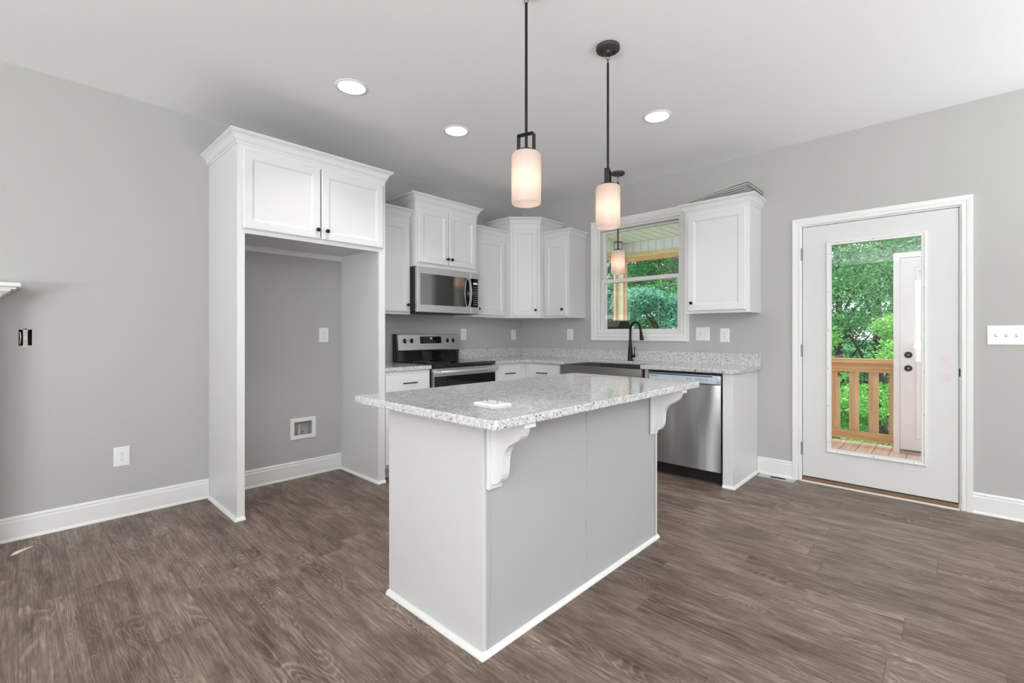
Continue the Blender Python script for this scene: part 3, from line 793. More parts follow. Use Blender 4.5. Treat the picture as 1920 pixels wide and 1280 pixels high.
b = B().add([cpt(-1.615, 1.090, .0), cpt(-1.352, 1.090, .0), cpt(-1.352, 1.160, .0), cpt(-1.615, 1.160, .0), cpt(-1.615, 1.090, .0025), cpt(-1.352, 1.090, .0025), cpt(-1.352, 1.160, .0025), cpt(-1.615, 1.160, .0025)],
            [(0, 1, 2, 3), (4, 5, 6, 7), (0, 1, 5, 4), (1, 2, 6, 5), (2, 3, 7, 6), (3, 0, 4, 7)])
dsp = obj('display', b, 'blackglass', cp)
text('clock_digits', '4:8', .024, 'clock', dsp, cpt(-1.483, 1.141, .003), (1, 0, 0), Vp)
b = B()
for i in range(8):
    for j in range(3):
        if j == 2 and 2 < i < 6: continue
        p = cpt(-1.600+i*.033, 1.100+j*.020, .003); obj('touch_key', B().box(p[0]-.004, p[0]+.004, p[1]-.0004, p[1]+.0004, p[2]-.0012, p[2]+.0012), 'mark', dsp)
for kx in (-1.790, -1.710, -1.262, -1.186):
    prof = [(.024, 0), (.024, .004), (.021, .006), (.0195, .020), (.017, .022)]
    bb = B().lathe(prof, (0, 0, 0), 20); q = Vector((0, 0, 1)).rotation_difference(Vector((0, -.993, .12))).to_matrix(); o = Vector(cpt(kx, 1.118, 0))
    bb.v = [tuple(q @ Vector(v)+o) for v in bb.v]
    k = obj('knob', bb, 'black', cp, smooth=True)
    g = B().box(kx-.006, kx+.006, 0, -.034, -.021, .021, .002); a = Matrix.Rotation(math.atan2(.018, .148), 3, 'X')
    g.v = [tuple(Vector((v[0], 0, 0))+a.inverted() @ Vector((0, v[1], v[2]))+Vector((0, o.y, o.z))) for v in g.v]
    obj('grip', g, 'steel', k)

# ------------------------------------------------------------------ microwave
MY = .420; MZ0, MZ1 = 1.384, 1.803
r = thing('microwave', 'stainless over-the-range microwave hung under the two-door cabinet', 'microwave', ((GX0+GX1)/2, -.2, MZ0))
obj('body', B().box(GX0+.002, GX1-.002, -.003, -MY+.035, MZ0+.012, MZ1, .003), 'brownside', r)
mp = fA(-MY+.035)
dd = obj('door', B().box(GX0, -1.2395, -MY+.035, -MY, MZ0+.004, MZ1, .004), 'steel', r)
obj('window', B().box(-1.850, -1.2410, -MY, -MY-.0015, 1.456, 1.744, .001), 'mwglass', dd)
hpts = [(-1.268, -MY-.002, 1.452), (-1.268, -MY-.018, 1.475), (-1.268, -MY-.031, 1.53), (-1.268, -MY-.036, 1.598), (-1.268, -MY-.031, 1.665), (-1.268, -MY-.018, 1.72), (-1.268, -MY-.002, 1.742)]
hb = B()
for i in range(len(hpts)-1):
    a, c = hpts[i], hpts[i+1]
    hb.add([(a[0]-.011, a[1], a[2]), (a[0]+.011, a[1], a[2]), (a[0]+.011, a[1]-.009, a[2]), (a[0]-.011, a[1]-.009, a[2]), (c[0]-.011, c[1], c[2]), (c[0]+.011, c[1], c[2]), (c[0]+.011, c[1]-.009, c[2]), (c[0]-.011, c[1]-.009, c[2])],
           [(0, 1, 5, 4), (1, 2, 6, 5), (2, 3, 7, 6), (3, 0, 4, 7)]+([(0, 3, 2, 1)] if i == 0 else [])+([(4, 5, 6, 7)] if i == len(hpts)-2 else []))
obj('handle', hb, 'steel', dd, smooth=True)
obj('logo', B().lathe([(.011, 0), (.011, .0012), (.008, .0012), (.008, 0)], (-1.495, -MY-.0012, 1.776), 20, 'Y', cap=False), 'silver', dd)
text('lettering', 'Whirlpool', .014, 'silver', dd, (-1.552, -MY-.0006, 1.776), (1, 0, 0), (0, 0, 1))
cpn = obj('control_panel', B().box(-1.2365, GX1, -MY+.035, -MY, MZ0+.004, MZ1, .004), 'steel', r)
kp = obj('keypad', B().box(-1.2355, -1.139, -MY, -MY-.0015, 1.456, 1.744, .001), 'blackglass', cpn)
b = B()
for i in range(3):
    for j in range(9): b.box(-1.200+i*.021, -1.190+i*.021, -MY-.0016, -MY-.002, 1.478+j*.022, 1.486+j*.022)
obj('key_marks', b, 'mark', kp)
obj('key_display', B().box(-1.203, -1.146, -MY-.0016, -MY-.0022, 1.685, 1.705), 'silver', kp)
b = B().box(GX0+.012, GX1-.012, -.03, -MY+.03, MZ0, MZ0+.012, .002)
obj('underside_vent', b, 'blackplastic', r)

# ------------------------------------------------------------------ dishwasher
DY0, DY1 = -2.642, -2.030
r = thing('dishwasher', 'stainless steel dishwasher under the counter right of the sink', 'dishwasher', (-.3, -2.336, 0))
obj('body', B().box(-.02, -.596, DY0, DY1, .10, .862), 'blackplastic', r)
obj('toe_kick', B().box(-.50, -.548, DY0-.006, DY1+.006, .0, .10), 'blackplastic', r)
obj('top_strip', B().box(-.560, -.605, DY0-.006, DY1+.006, .862, .879), 'blackplastic', r)
# softly bowed door skin
b = B(); n = 16; vs = []; fs = []
for i in range(n+1):
    t = i/n; y = DY0+(DY1-DY0)*t; bow = .006*(1-(2*t-1)**4)
    for z in (.108, .787): vs.append((-.630-bow, y, z))
for i in range(n): fs.append((2*i, 2*i+1, 2*i+3, 2*i+2))
m0 = len(vs)
for i in range(n+1):
    t = i/n; y = DY0+(DY1-DY0)*t
    for z in (.108, .787): vs.append((-.597, y, z))
for i in range(n): fs.append((m0+2*i, m0+2*i+2, m0+2*i+3, m0+2*i+1)); fs.append((2*i, 2*i+2, m0+2*i+2, m0+2*i)); fs.append((2*i+1, m0+2*i+1, m0+2*i+3, 2*i+3))
fs.append((0, m0, m0+1, 1)); fs.append((2*n, 2*n+1, m0+2*n+1, m0+2*n))
dd = obj('door', b.add(vs, fs), 'steelv', r)
fr = B().box(-.597, -.636, DY0, DY1, .790, .862, .004)
cf = obj('control_frame', fr, 'steelblue', r, smooth=True)
ci_ = obj('control_strip', B().box(-.636, -.640, DY0+.028, DY1-.020, .797, .846, .002), mat('control_strip_blue', sc(196, 208, 220), .3), cf)
obj('handle_recess', B().box(-.6365, -.6375, DY0+.06, DY1-.02, .848, .855), 'gap', cf)
text('lettering', 'Whirlpool', .016, 'logo', ci_, (-.6402, -2.098, .834), (0, -1, 0), (0, 0, 1))
for yy in (-2.385, -2.405, -2.455, -2.475, -2.495, -2.515, -2.535):
    b = B().box(-.640, -.6408, yy-.006, yy+.006, .818, .830, .0003)
    b.box(-.640, -.6405, yy-.005, yy+.005, .806, .810); b.box(-.640, -.6405, yy-.004, yy+.004, .835, .838)
    obj('button', b, 'mark', ci_)
obj('grille_line', B().box(-.6315, -.6325, DY0+.3, DY1-.25, .112, .114), 'gap', dd)

# ------------------------------------------------------------------ island
IX0, IX1, IY0, IY1 = -3.198, -1.797, -2.685, -2.056
r = thing('kitchen_island', 'long white kitchen island base with scroll corbels under the overhang', 'kitchen island', ((IX0+IX1)/2, (IY0+IY1)/2, 0))
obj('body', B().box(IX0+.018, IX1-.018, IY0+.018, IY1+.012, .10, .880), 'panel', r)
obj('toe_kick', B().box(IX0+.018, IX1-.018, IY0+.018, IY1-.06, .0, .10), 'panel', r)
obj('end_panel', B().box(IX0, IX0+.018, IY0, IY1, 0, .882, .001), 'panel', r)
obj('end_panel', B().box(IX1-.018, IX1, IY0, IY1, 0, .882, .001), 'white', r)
obj('back_panel', B().box(IX0+.018, -2.5225, IY0+.002, IY0+.018, 0, .882), 'white_shaded', r)
obj('back_panel', B().box(-2.5195, IX1-.018, IY0+.002, IY0+.018, 0, .882), 'white_shaded', r)
obj('seam_batten', B().box(-2.528, -2.514, IY0+.002, IY0-.001, .02, .882), 'white_shaded', r)
obj('corner_batten', B().box(IX0+.0185, IX0+.030, IY0+.001, IY0-.0025, .02, .882), 'white_shaded', r)
obj('corner_batten', B().box(IX1-.030, IX1-.0185, IY0+.001, IY0-.0025, .02, .882), 'white_shaded', r)
obj('shoe_moulding', B().sweep([(IX0, IY1), (IX0, IY0), (IX1, IY0)], SHOE, flat, side=1), 'trim', r)
scroll = [(0, .864), (.152, .864), (.153, .856)]+[(.150, .845), (.144, .832), (.134, .820), (.120, .810), (.104, .802), (.088, .793), (.074, .780), (.064, .764), (.058, .745), (.0555, .722), (.0545, .700), (.052, .680), (.046, .663), (.036, .650), (.024, .642), (.010, .638), (0, .637)]
for cx in (-3.150, -1.858):
    c = obj('corbel', B().prism(scroll, cx-.019, cx+.019, lambda a, b_, d: (d, IY0-.019-a, b_)), 'white', r)
    obj('mounting_plate', B().box(cx-.034, cx+.034, IY0-.0025, IY0-.019, .617, .880, .002), 'white', c)
    obj('top_cleat', B().box(cx-.028, cx+.028, IY0-.019, IY0-.192, .865, .881, .002), 'white', c)
for kx in (IY1,):
    for i in range(3):
        u0 = IX0+.03+i*.45; obj('door', B().panel(u0, u0+.44, .125, .675, DSTEP, lambda u, v, d: (u, IY1+.012+d, v), .0008), 'white', r)
        obj('drawer', B().panel(u0, u0+.44, .69, .86, [(0, .015), (.004, .019), (.006, .020)], lambda u, v, d: (u, IY1+.012+d, v), .0008), 'white', r)
rp = lambda x, y, rr, a0: arc(x, y, rr, a0, a0+90, 5)
ip = rp(-3.335+.018, -2.885+.018, .018, 180)+rp(-1.668-.012, -2.885+.012, .012, 270)+rp(-1.668-.012, -1.990-.012, .012, 0)+rp(-3.335+.012, -1.990-.012, .012, 90)
tag(obj('island_countertop', B().slab(ip, .8822, CT1), 'granite', origin=(-2.5, -2.44, .8822)), 'large speckled grey granite top resting on the island', 'countertop')

# blank wall plate with two screws lying on the island
r = thing('wall_plate', 'loose white wall plate with two upright screws lying on the island', 'wall plate', (-3.087, -2.622, CT1+.0005), math.radians(-4))
b = B().panel(-.045, .045, -.062, .062, [(0, .002), (.003, .006), (.006, .007)], lambda u, v, d: (u, v, d), 0)
obj('plate', b, 'plastic', r, local=True)
for s in (-1, 1): obj('screw', B().lathe([(.003, .007), (.003, .008), (.0015, .009), (.0013, .020), (.0003, .022)], (0, s*.03, 0), 8), 'screw', r, local=True)

# ------------------------------------------------------------------ pendants
def pendant(label, x, y, rot):
    r = thing('pendant_light', label, 'pendant light', (x, y, 1.766), rot, 'black pendant lights with frosted shades')
    sh = B(); R_ = .0655; h0, h1 = 0, .226
    outer = [(R_, 0), (R_, h1-.016), (R_-.003, h1-.007), (R_-.009, h1-.001), (R_-.018, h1)]
    inner = [(.014, h1), (.014, h1-.004), (R_-.018, h1-.004), (R_-.011, h1-.006), (R_-.004, h1-.016), (R_-.004, 0)]
    sh.lathe(outer+inner+[(R_, 0)], (0, 0, 0), 40, cap=False)
    obj('lamp_shade', sh, 'shade', r, local=True, smooth=True)
    obj('cap_disc', B().lathe([(.042, h1+.0005), (.044, h1+.004), (.040, h1+.010), (.02, h1+.014)], (0, 0, 0), 28), 'black', r, local=True, smooth=True)
    st = B(); w, d, t, hh = .040, .013, .005, .078; z0 = h1+.008
    for s in (-1, 1): st.box(s*w-s*t, s*w, -d, d, z0, z0+hh-.006)
    st.box(-w+.004, w-.004, -d, d, z0+hh-t, z0+hh)
    for s in (-1, 1): st.add([(s*w, -d, z0+hh-.006), (s*w, d, z0+hh-.006), (s*(w-.004), d, z0+hh), (s*(w-.004), -d, z0+hh), (s*(w-t), -d, z0+hh-.006), (s*(w-t), d, z0+hh-.006), (s*(w-.004-t), d, z0+hh-t), (s*(w-.004-t), -d, z0+hh-t)], [(0, 1, 2, 3), (0, 3, 7, 4), (1, 5, 6, 2), (4, 7, 6, 5), (3, 2, 6, 7)])
    obj('bracket', st, 'black', r, local=True)
    zt = H-1.766
    obj('rod', B().lathe([(.0062, h1+.01), (.0062, zt-.088)], (0, 0, 0), 12).lathe([(.0075, .02+h1+.06), (.0075, h1+.085)], (0, 0, 0), 12), 'black', r, local=True, smooth=True)
    ch = B()
    for k, zc in enumerate((zt-.078, zt-.058, zt-.038)):
        pts = []
        for i in range(17):
            a = 2*math.pi*i/16; p = (.0095*math.cos(a), 0, zc+.014*math.sin(a)); pts.append(p if k % 2 == 0 else (0, p[0], p[2]))
        ch.tube(pts, .0014, 6)
    obj('chain_loop', ch, 'black', r, local=True)
    cn = obj('canopy', B().lathe([(.010, zt-.034), (.014, zt-.022), (.058, zt-.0205), (.0625, zt-.018), (.0635, zt-.012), (.0635, zt-.0005)], (0, 0, 0), 36), 'bronze', r, local=True, smooth=True)
    for sx in (-1, 1): obj('thumb_screw', B().lathe([(.0042, zt-.034), (.0042, zt-.0215)], (sx*.037*math.cos(-.65-rot), sx*.037*math.sin(-.65-rot), 0), 10), 'black', cn, local=True)
    sk = obj('socket', B().lathe([(.014, .140), (.017, .150), (.017, h1-.001)], (0, 0, 0), 16), 'plastic', r, local=True)
    obj('bulb', B().sphere((0, 0, .092), .026, 1.25), 'bulb', sk, local=True, smooth=True)
    for k, e in ((0, 1),):
        L = lamp('bulb_light', 'POINT', (0, 0, .092), (0, 0, 0), .65, (1, .93, .84), shadow_soft_size=.038); L.parent = r
    return r
pendant('nearest pendant, its rod running off the top, bracket seen open', -2.824, -2.568, math.radians(-74))
pendant('middle pendant over the island, hanging from a round black ceiling canopy', -2.176, -2.586, math.radians(23))
pendant('farthest pendant, hanging before the window over the sink', -.386, -1.597, math.radians(-60))

# recessed lights
rl = None
for (x, y, lab) in ((-2.924, -1.19, 'leftmost recessed ceiling light, above the refrigerator surround'), (-2.061, -1.18, 'recessed ceiling light left of the nearest pendant rod'), (-1.232, -2.41, 'recessed ceiling light right of the middle pendant rod')):
    if rl is None:
        rl = thing('recessed_light', lab, 'ceiling light', (x, y, H), 0, 'round recessed ceiling lights')
        obj('trim_ring', B().lathe([(.080, -.002), (.084, -.007), (.100, -.004), (.103, -.0005), (.080, -.0005), (.080, -.002)], (0, 0, 0), 48, cap=False), 'plastic', rl, local=True, smooth=True)
        obj('lens', B().lathe([(.0805, -.0015), (.0805, -.0035), (.079, -.0045)], (0, 0, 0), 48), 'lens', rl, local=True)
    else: dup(rl, (x, y, H), 0, lab)
    lamp('downlight', 'AREA', (x, y, H-.012), (0, 0, 0), 3.2, (1, .98, .95), shape='DISK', size=.15, spread=math.radians(105))

# ------------------------------------------------------------------ outlets and switches
def outlet_proto(label, loc, rz):
    r = thing('outlet', label, 'outlet', loc, rz, 'white duplex outlets')
    obj('plate', B().panel(-.0415, .0415, -.063, .063, [(0, .003), (.003, .006), (.005, .0065)], lambda u, v, d: (u, -d, v), .0005), 'plastic', r, local=True)
    for s in (-1, 1):
        pts = [(a, max(-.0125, min(.0125, c))+s*.0195) for a, c in arc(0, 0, .0165, 0, 352.5, 23)]
        rc = obj('receptacle', B().prism(pts, .0060, .0085, lambda a, c, d: (a, -d, c)), 'plastic', r, local=True)
        sb = B().box(-.0075, -.0055, -.0084, -.0088, s*.0195, s*.0195+.008).box(.0055, .0075, -.0084, -.0088, s*.0195+.001, s*.0195+.007).lathe([(.0028, 0), (.0028, .0004)], (0, -.0088, s*.0195-.007), 10, 'Y')
        obj('slots', sb, 'slot', rc, local=True)
    obj('screw', B().lathe([(.0025, 0), (.0025, .0006)], (0, -.0070, 0), 8, 'Y'), 'nickel', r, local=True)
    return r
o = outlet_proto('white duplex outlet low on the wall left of the refrigerator bay', (-3.900, -.0005, .391), 0)
dup(o, (-2.555, -.0005, 1.178), 0, 'white duplex outlet high inside the refrigerator bay')
dup(o, (-.970, -.0005, 1.183), 0, 'white duplex outlet above the counter just right of the range')
dup(o, (-.155, -.0005, 1.176), 0, 'white duplex outlet above the counter nearest the room corner')
dup(o, (-.0005, -.748, 1.180), -R90, 'white duplex outlet above the counter just left of the window')
dup(o, (-.0005, -2.459, 1.176), -R90, 'white duplex outlet below the cabinet right of the window')
def switchplate(label, loc, rz, n):
    w = .0415+.0465*(n-1)/2
    r = thing('switch_plate', label, 'light switch', loc, rz, None)
    obj('plate', B().panel(-w, w, -.063, .063, [(0, .003), (.003, .006), (.005, .0065)], lambda u, v, d: (u, -d, v), .0005), 'plastic', r, local=True)
    for i in range(n):
        u = (i-(n-1)/2)*.0465
        t = obj('toggle', B().add([(u-.0045, -.006, -.010), (u+.0045, -.006, -.010), (u+.0045, -.006, .010), (u-.0045, -.006, .010), (u-.0035, -.0165, -.002), (u+.0035, -.0165, -.002), (u+.0035, -.015, .008), (u-.0035, -.015, .008)], [(0, 3, 2, 1), (4, 5, 6, 7), (0, 1, 5, 4), (1, 2, 6, 5), (2, 3, 7, 6), (3, 0, 4, 7)]), 'plastic', r, local=True)
        obj('slot', B().box(u-.0055, u+.0055, -.0062, -.0070, -.0125, .0125), 'foam', r, local=True)
        obj('screw', B().lathe([(.0022, 0), (.0022, .0006)], (u, -.0070, .030), 8, 'Y').lathe([(.0022, 0), (.0022, .0006)], (u, -.0070, -.030), 8, 'Y'), 'nickel', r, local=True)
    return r
switchplate('white two-gang toggle switch plate right of the window casing', (-.0005, -2.262, 1.187), -R90, 2)
switchplate('white three-gang toggle switch plate right of the exterior door', (-.0005, -4.202, 1.181), -R90, 3)

# bare switch box
r = thing('switch_box', 'uncovered dark electrical switch box with a bare switch in the left wall', 'switch box', (-4.335, .02, 1.168))
b = B(); x0, x1, z0, z1 = -4.3618, -4.3082, 1.1222, 1.2148
vs = [(x0, .0, z0), (x1, .0, z0), (x1, .0, z1), (x0, .0, z1)]; vs2 = [(a, .06, c) for a, _, c in vs]
b.add(vs+vs2, [(0, 1, 5, 4), (1, 2, 6, 5), (2, 3, 7, 6), (3, 0, 4, 7), (4, 5, 6, 7)])
obj('box', b, 'cavity', r)
sw = obj('switch_body', B().box(-4.3445, -4.3255, -.003, .03, 1.135, 1.198, .002), 'pvc', r)
obj('toggle', B().box(-4.3385, -4.3315, -.012, -.003, 1.158, 1.178, .001), 'plastic', sw)
obj('yoke', B().box(-4.345, -4.325, -.004, -.0015, 1.116, 1.135, .001).box(-4.345, -4.325, -.004, -.0015, 1.198, 1.221, .001).box(-4.350, -4.320, -.004, -.0015, 1.112, 1.119, .001).box(-4.350, -4.320, -.004, -.0015, 1.214, 1.222, .001), 'pvc', r)
obj('wire', B().tube([(-4.356, .01, 1.20), (-4.354, .0, 1.17), (-4.357, .02, 1.13)], .003, 6), 'plastic', r)

# water supply box in the refrigerator bay
r = thing('valve_box', 'white recessed water valve box low in the refrigerator bay wall', 'valve box', (-2.731, 0, .401))
obj('cover_frame', B().sweep([(-2.836, .315), (-2.625, .315), (-2.625, .491), (-2.836, .491)], [(0, .0005), (0, .006), (-.004, .009), (-.030, .009), (-.033, .006), (-.033, .0005)], lambda a, c, h: (a, -h, c), closed=True, side=1), 'plastic', r)
x0, x1, z0, z1 = BOX2[0]+.0005, BOX2[1]-.0005, BOX2[2]+.0005, BOX2[3]-.0005; b = B()
vs = [(x0, -.0004, z0), (x1, -.0004, z0), (x1, -.0004, z1), (x0, -.0004, z1)]; vs2 = [(a, .07, c) for a, _, c in vs]
b.add(vs+vs2, [(0, 1, 5, 4), (1, 2, 6, 5), (2, 3, 7, 6), (3, 0, 4, 7), (4, 5, 6, 7)]); obj('box', b, 'foam', r)
v = obj('valve', B().lathe([(.008, z0+.001), (.008, z0+.02), (.013, z0+.022), (.013, z0+.040), (.009, z0+.042), (.009, z1-.02)], (-2.752, .03, 0), 12), 'pvc', r, smooth=True)
obj('outlet_spout', B().tube([(-2.752, .03, z0+.032), (-2.730, .018, z0+.030), (-2.722, .012, z0+.030)], [.006, .006, .008], 10), 'brass', v)

# floor register cut-out beside the end panel
r = thing('floor_vent', 'small uncovered floor vent strip between end panel and door casing', 'floor vent', (-.07, -2.88, 0))
obj('rim', B().sweep([(-.118, -3.020), (-.028, -3.020), (-.028, -2.765), (-.118, -2.765)][::-1], [(0, .0003), (0, .0016), (.004, .0016), (.004, .0003)], flat, closed=True, side=-1), 'plastic', r)
obj('boot', B().box(-.114, -.030, -3.016, -2.769, .0003, .0010), 'plasticclear', r)
obj('gap', B().prism([(-.110, -2.86), (-.060, -2.845), (-.045, -2.90), (-.055, -2.955), (-.085, -2.965), (-.095, -2.90)], .0011, .0018, flat), 'cavity', r)
tag(obj('floor_glint', B().prism([(-4.395, -.265), (-4.37, -.258), (-4.345, -.228), (-4.305, -.188), (-4.315, -.183), (-4.345, -.200), (-4.375, -.215), (-4.385, -.240)], .0004, .0012, flat), 'glint', origin=(-4.35, -.22, .0004)),  # pale light glint on the floor, built as a thin flat piece
    'small pale light glint on the floor by the left baseboard', 'glint')

# metal-framed pieces lying on the cabinet right of the window
r = thing('rail_bundle', 'thin grey metal-edged rails tilted on top of the cabinet right of the window', 'rails', (-.18, -2.5, 2.33))
def rail(p, q, w, h):
    p, q = Vector(p), Vector(q); t = (q-p).normalized(); s = t.cross(Vector((0, 0, 1))).normalized()*w/2; u = Vector((0, 0, h/2))
    return [p-s-u, p+s-u, p+s+u, p-s+u, q-s-u, q+s-u, q+s+u, q-s+u], [(0, 3, 2, 1), (4, 5, 6, 7), (0, 1, 5, 4), (1, 2, 6, 5), (2, 3, 7, 6), (3, 0, 4, 7)]
for dz, nm in ((0, 'lower_frame'), (.020, 'upper_frame')):
    b = B()
    A_ = (-.335, -2.275, 2.340+dz*.6); Bq = (-.335, -2.745, 2.398+dz); C_ = (-.035, -2.775, 2.372+dz); D_ = (-.035, -2.300, 2.345+dz*.6)
    for p, q in ((A_, Bq), (Bq, C_), (C_, D_), (D_, A_)): b.add(*rail(p, q, .022, .011))
    fr_ = obj(nm, b, 'plasticclear', r)
    for f in (.33, .66):
        p = Vector(A_).lerp(Vector(D_), f); q = Vector(Bq).lerp(Vector(C_), f); obj('middle_rail', B().add(*rail(p, q, .016, .008)), 'plasticclear', fr_)
b = B()
for i in range(9): 
    yy = -2.46-.016*i; zz = 2.3735+.0019*i; b.box(-.3465, -.3475, yy-.010, yy, zz-.001, zz+.003)
obj('printed_strip', b, 'foam', r)

# fireplace mantel at the left edge
r = thing('mantel', 'white fireplace mantel shelf end entering at the left edge', 'mantel', (-5.2, -.1, 0))
obj('shelf', B().box(-6.05, -4.352, -.001, -.235, 1.446, 1.470, .006), 'trim', r)
obj('end_return', B().box(-6.02, -4.372, -.001, -.215, 1.434, 1.446, .003), 'trim', r)
MC = [(-.001, 0), (.008, 0), (.010, .006), (.016, .010), (.018, .020), (.026, .034), (.040, .045), (.052, .052), (.058, .056), (.060, .066), (-.001, .066)]
obj('crown_moulding', B().sweep([(-5.99, -.001), (-5.99, -.150), (-4.452, -.150), (-4.452, -.001)], [(o, h+1.368) for o, h in MC], flat, side=1), 'trim', r)
obj('surround', B().box(-5.99, -4.452, -.001, -.150, 1.15, 1.434).box(-5.99, -5.75, -.001, -.150, 0, 1.15).box(-4.692, -4.452, -.001, -.150, 0, 1.15), 'trim', r)

# ------------------------------------------------------------------ outside: porch
DZ = -.11
PX = 2.41
dk = B(); y = -6.5; pitch = .145
while y < .35:
    dk.box(WT+.055, PX+.16, y, y+pitch-.006, DZ-.03, DZ, .003); y += pitch
o = obj('deck_floor', dk, 'deck', origin=(1.3, -3, DZ)); o['kind'] = 'structure'
o = obj('deck_frame', B().box(WT+.02, PX+.13, -6.5, .3, DZ-.25, DZ-.035), 'pine_y', origin=(1.3, -3, DZ-.2)); o['kind'] = 'structure'
# railing: cap, sub rail, bottom rail, balusters
rl_ = thing('deck_railing', 'pine deck railing with square balusters beyond the glass door', 'railing', (PX, -3.2, DZ))
obj('cap_rail', B().box(PX-.09, PX+.06, -6.4, -2.31, .847, .897, .004), 'pine_y', rl_)
obj('top_rail', B().box(PX-.045, PX-.008, -6.4, -2.31, .742, .846, .003), 'pine_y', rl_)
obj('bottom_rail', B().box(PX-.045, PX-.008, -6.4, -2.31, -.050, .046, .003), 'pine_y', rl_)
yb = -6.3
ys = []
pitchb = .184
k0 = -2.926
yy = k0
while yy > -6.3: ys.append(yy); yy -= pitchb
yy = k0+pitchb
while yy < -2.4: ys.append(yy); yy += pitchb
for yy in ys: obj('baluster', B().box(PX-.006, PX+.032, yy-.046, yy+.046, -.04, .846, .003), 'pine_z', rl_)
# porch roof
o = obj('porch_ceiling', B().box(WT, PX+.30, -2.35, .25, 2.652, 2.69), 'soffit', origin=(1.3, -3, 2.65)); o['kind'] = 'structure'
gb = B(); yy = -2.3
while yy < .1: gb.box(WT+.01, PX, yy-.003, yy+.003, 2.6492, 2.6518); yy += .145
obj('ceiling_grooves', gb, 'groove', o)
bm_ = thing('porch_beam', 'pale panelled fascia over yellow pine header along the porch edge', 'beam', (PX, -1.3, 2.35))
obj('fascia_panel', B().box(PX, PX+.03, -2.35, -.04, 2.462, 2.648).box(WT+.02, PX+.03, -.04, -.01, 2.462, 2.648), 'soffit', bm_)
gb = B(); yy = -2.3
while yy < -.1: gb.box(PX-.0015, PX+.001, yy-.003, yy+.003, 2.470, 2.640); yy += .129
xx = WT+.1
while xx < PX-.05: gb.box(xx-.003, xx+.003, -.0415, -.0395, 2.470, 2.640); xx += .129
obj('fascia_grooves', gb, 'groove', bm_)
obj('header_board', B().box(PX-.03, PX+.03, -2.35, -.03, 2.405, 2.460).box(WT+.02, PX+.03, -.05, -.005, 2.405, 2.460), 'pine_olive', bm_)
obj('lower_board', B().box(PX-.01, PX+.05, -2.35, -.03, 2.345, 2.404).box(WT+.02, PX+.04, -.045, -.0, 2.345, 2.404), 'pine_y', bm_)
obj('post', B().box(PX-.07, PX+.07, -2.30, -2.16, DZ+.001, 2.344, .004), 'pine_pale', bm_)
pp = thing('porch_post', 'pale yellow pine corner post seen through the window', 'post', (PX, -.05, DZ))
obj('post', B().box(PX-.07, PX+.07, -.085, .055, DZ+.001, 2.344, .004), 'pine_pale', pp)
obj('side_board', B().box(PX-.035, PX+.003, -.124, -.086, DZ+.001, 2.344, .002), 'pine_z', pp)
obj('side_board', B().box(PX-.12, PX-.075, .015, .055, DZ+.001, 2.344, .002), 'pine_z', pp)
# black grill on the porch
g = thing('grill', 'black ribbed grill standing on the porch below the window', 'grill', (1.35, -.45, DZ+.001))
pz = DZ+.001
obj('cabinet', B().box(1.15, 1.60, -.66, -.12, pz, .85, .01), 'grill', g)
hoodp = [(1.16, .87), (1.59, .87), (1.59, 1.10), (1.54, 1.30), (1.46, 1.365), (1.28, 1.365), (1.19, 1.28), (1.16, 1.05)]
hd = obj('hood', B().prism(hoodp, -.665, -.12, lambda a, b_, d: (a, d, b_)), 'grill', g)
rb = B()
for i in range(7): yy = -.65+i*.07; rb.box(1.150, 1.165, yy, yy+.02, .88, 1.26)
obj('ribs', rb, 'grill', hd)
# spare prehung door leaning on the railing
sd = thing('spare_door', 'pinkish-white prehung door unit standing against the deck railing', 'door', (2.25, -3.97, DZ+.001))
Z0 = DZ+.001; SX = 2.200; sy1 = -3.486; sy0 = -4.45
b = B(); b.box(SX, SX+.11, sy1-.052, sy1, Z0, 2.065, .003); b.box(SX, SX+.11, sy0, sy0+.052, Z0, 2.065, .003); b.box(SX, SX+.11, sy0+.052, sy1-.052, 2.013, 2.065, .003)
obj('frame', b, 'pinkdoor', sd)
fs_ = obj('door_leaf', B().panel(sy0+.056, sy1-.056, Z0+.045, 2.008, [(0, .0), (.11, .0), (.12, -.006), (.13, .004), (.145, .004), (.15, -.012)], fB(SX+.02), -.04), 'pinkdoor', sd)
obj('sill', B().box(SX, SX+.12, sy0+.053, sy1-.053, Z0, Z0+.03), 'nickel', sd)
for hz in (.960, .816):
    k = obj('lock_rosette', B().lathe([(.034, 0), (.033, -.006), (.020, -.010)], (SX+.0195, sy1-.124, hz), 24, 'X'), 'black', fs_, smooth=True)
    obj('lock_core', B().lathe([(.009, -.010), (.008, -.014)], (SX+.0195, sy1-.124, hz), 12, 'X'), 'brass', k)

# ------------------------------------------------------------------ outside: ground and trees
GZ = -2.2
gm = B(); nx, ny = 24, 24; vs = []; fs = []
rnd = random.Random(4)
for i in range(nx+1):
    for j in range(ny+1):
        X = WT+.4+i*1.6; Y = -22+j*2.2
        vs.append((X, Y, GZ+.12*math.sin(X*.7)+.1*math.sin(Y*.5+1)+max(0, X-12)*.10))
for i in range(nx):
    for j in range(ny): a = i*(ny+1)+j; fs.append((a, a+1, a+ny+2, a+ny+1))
gm.add(vs, fs); gnd = obj('ground', gm, 'grass', smooth=True); gnd['kind'] = 'structure'

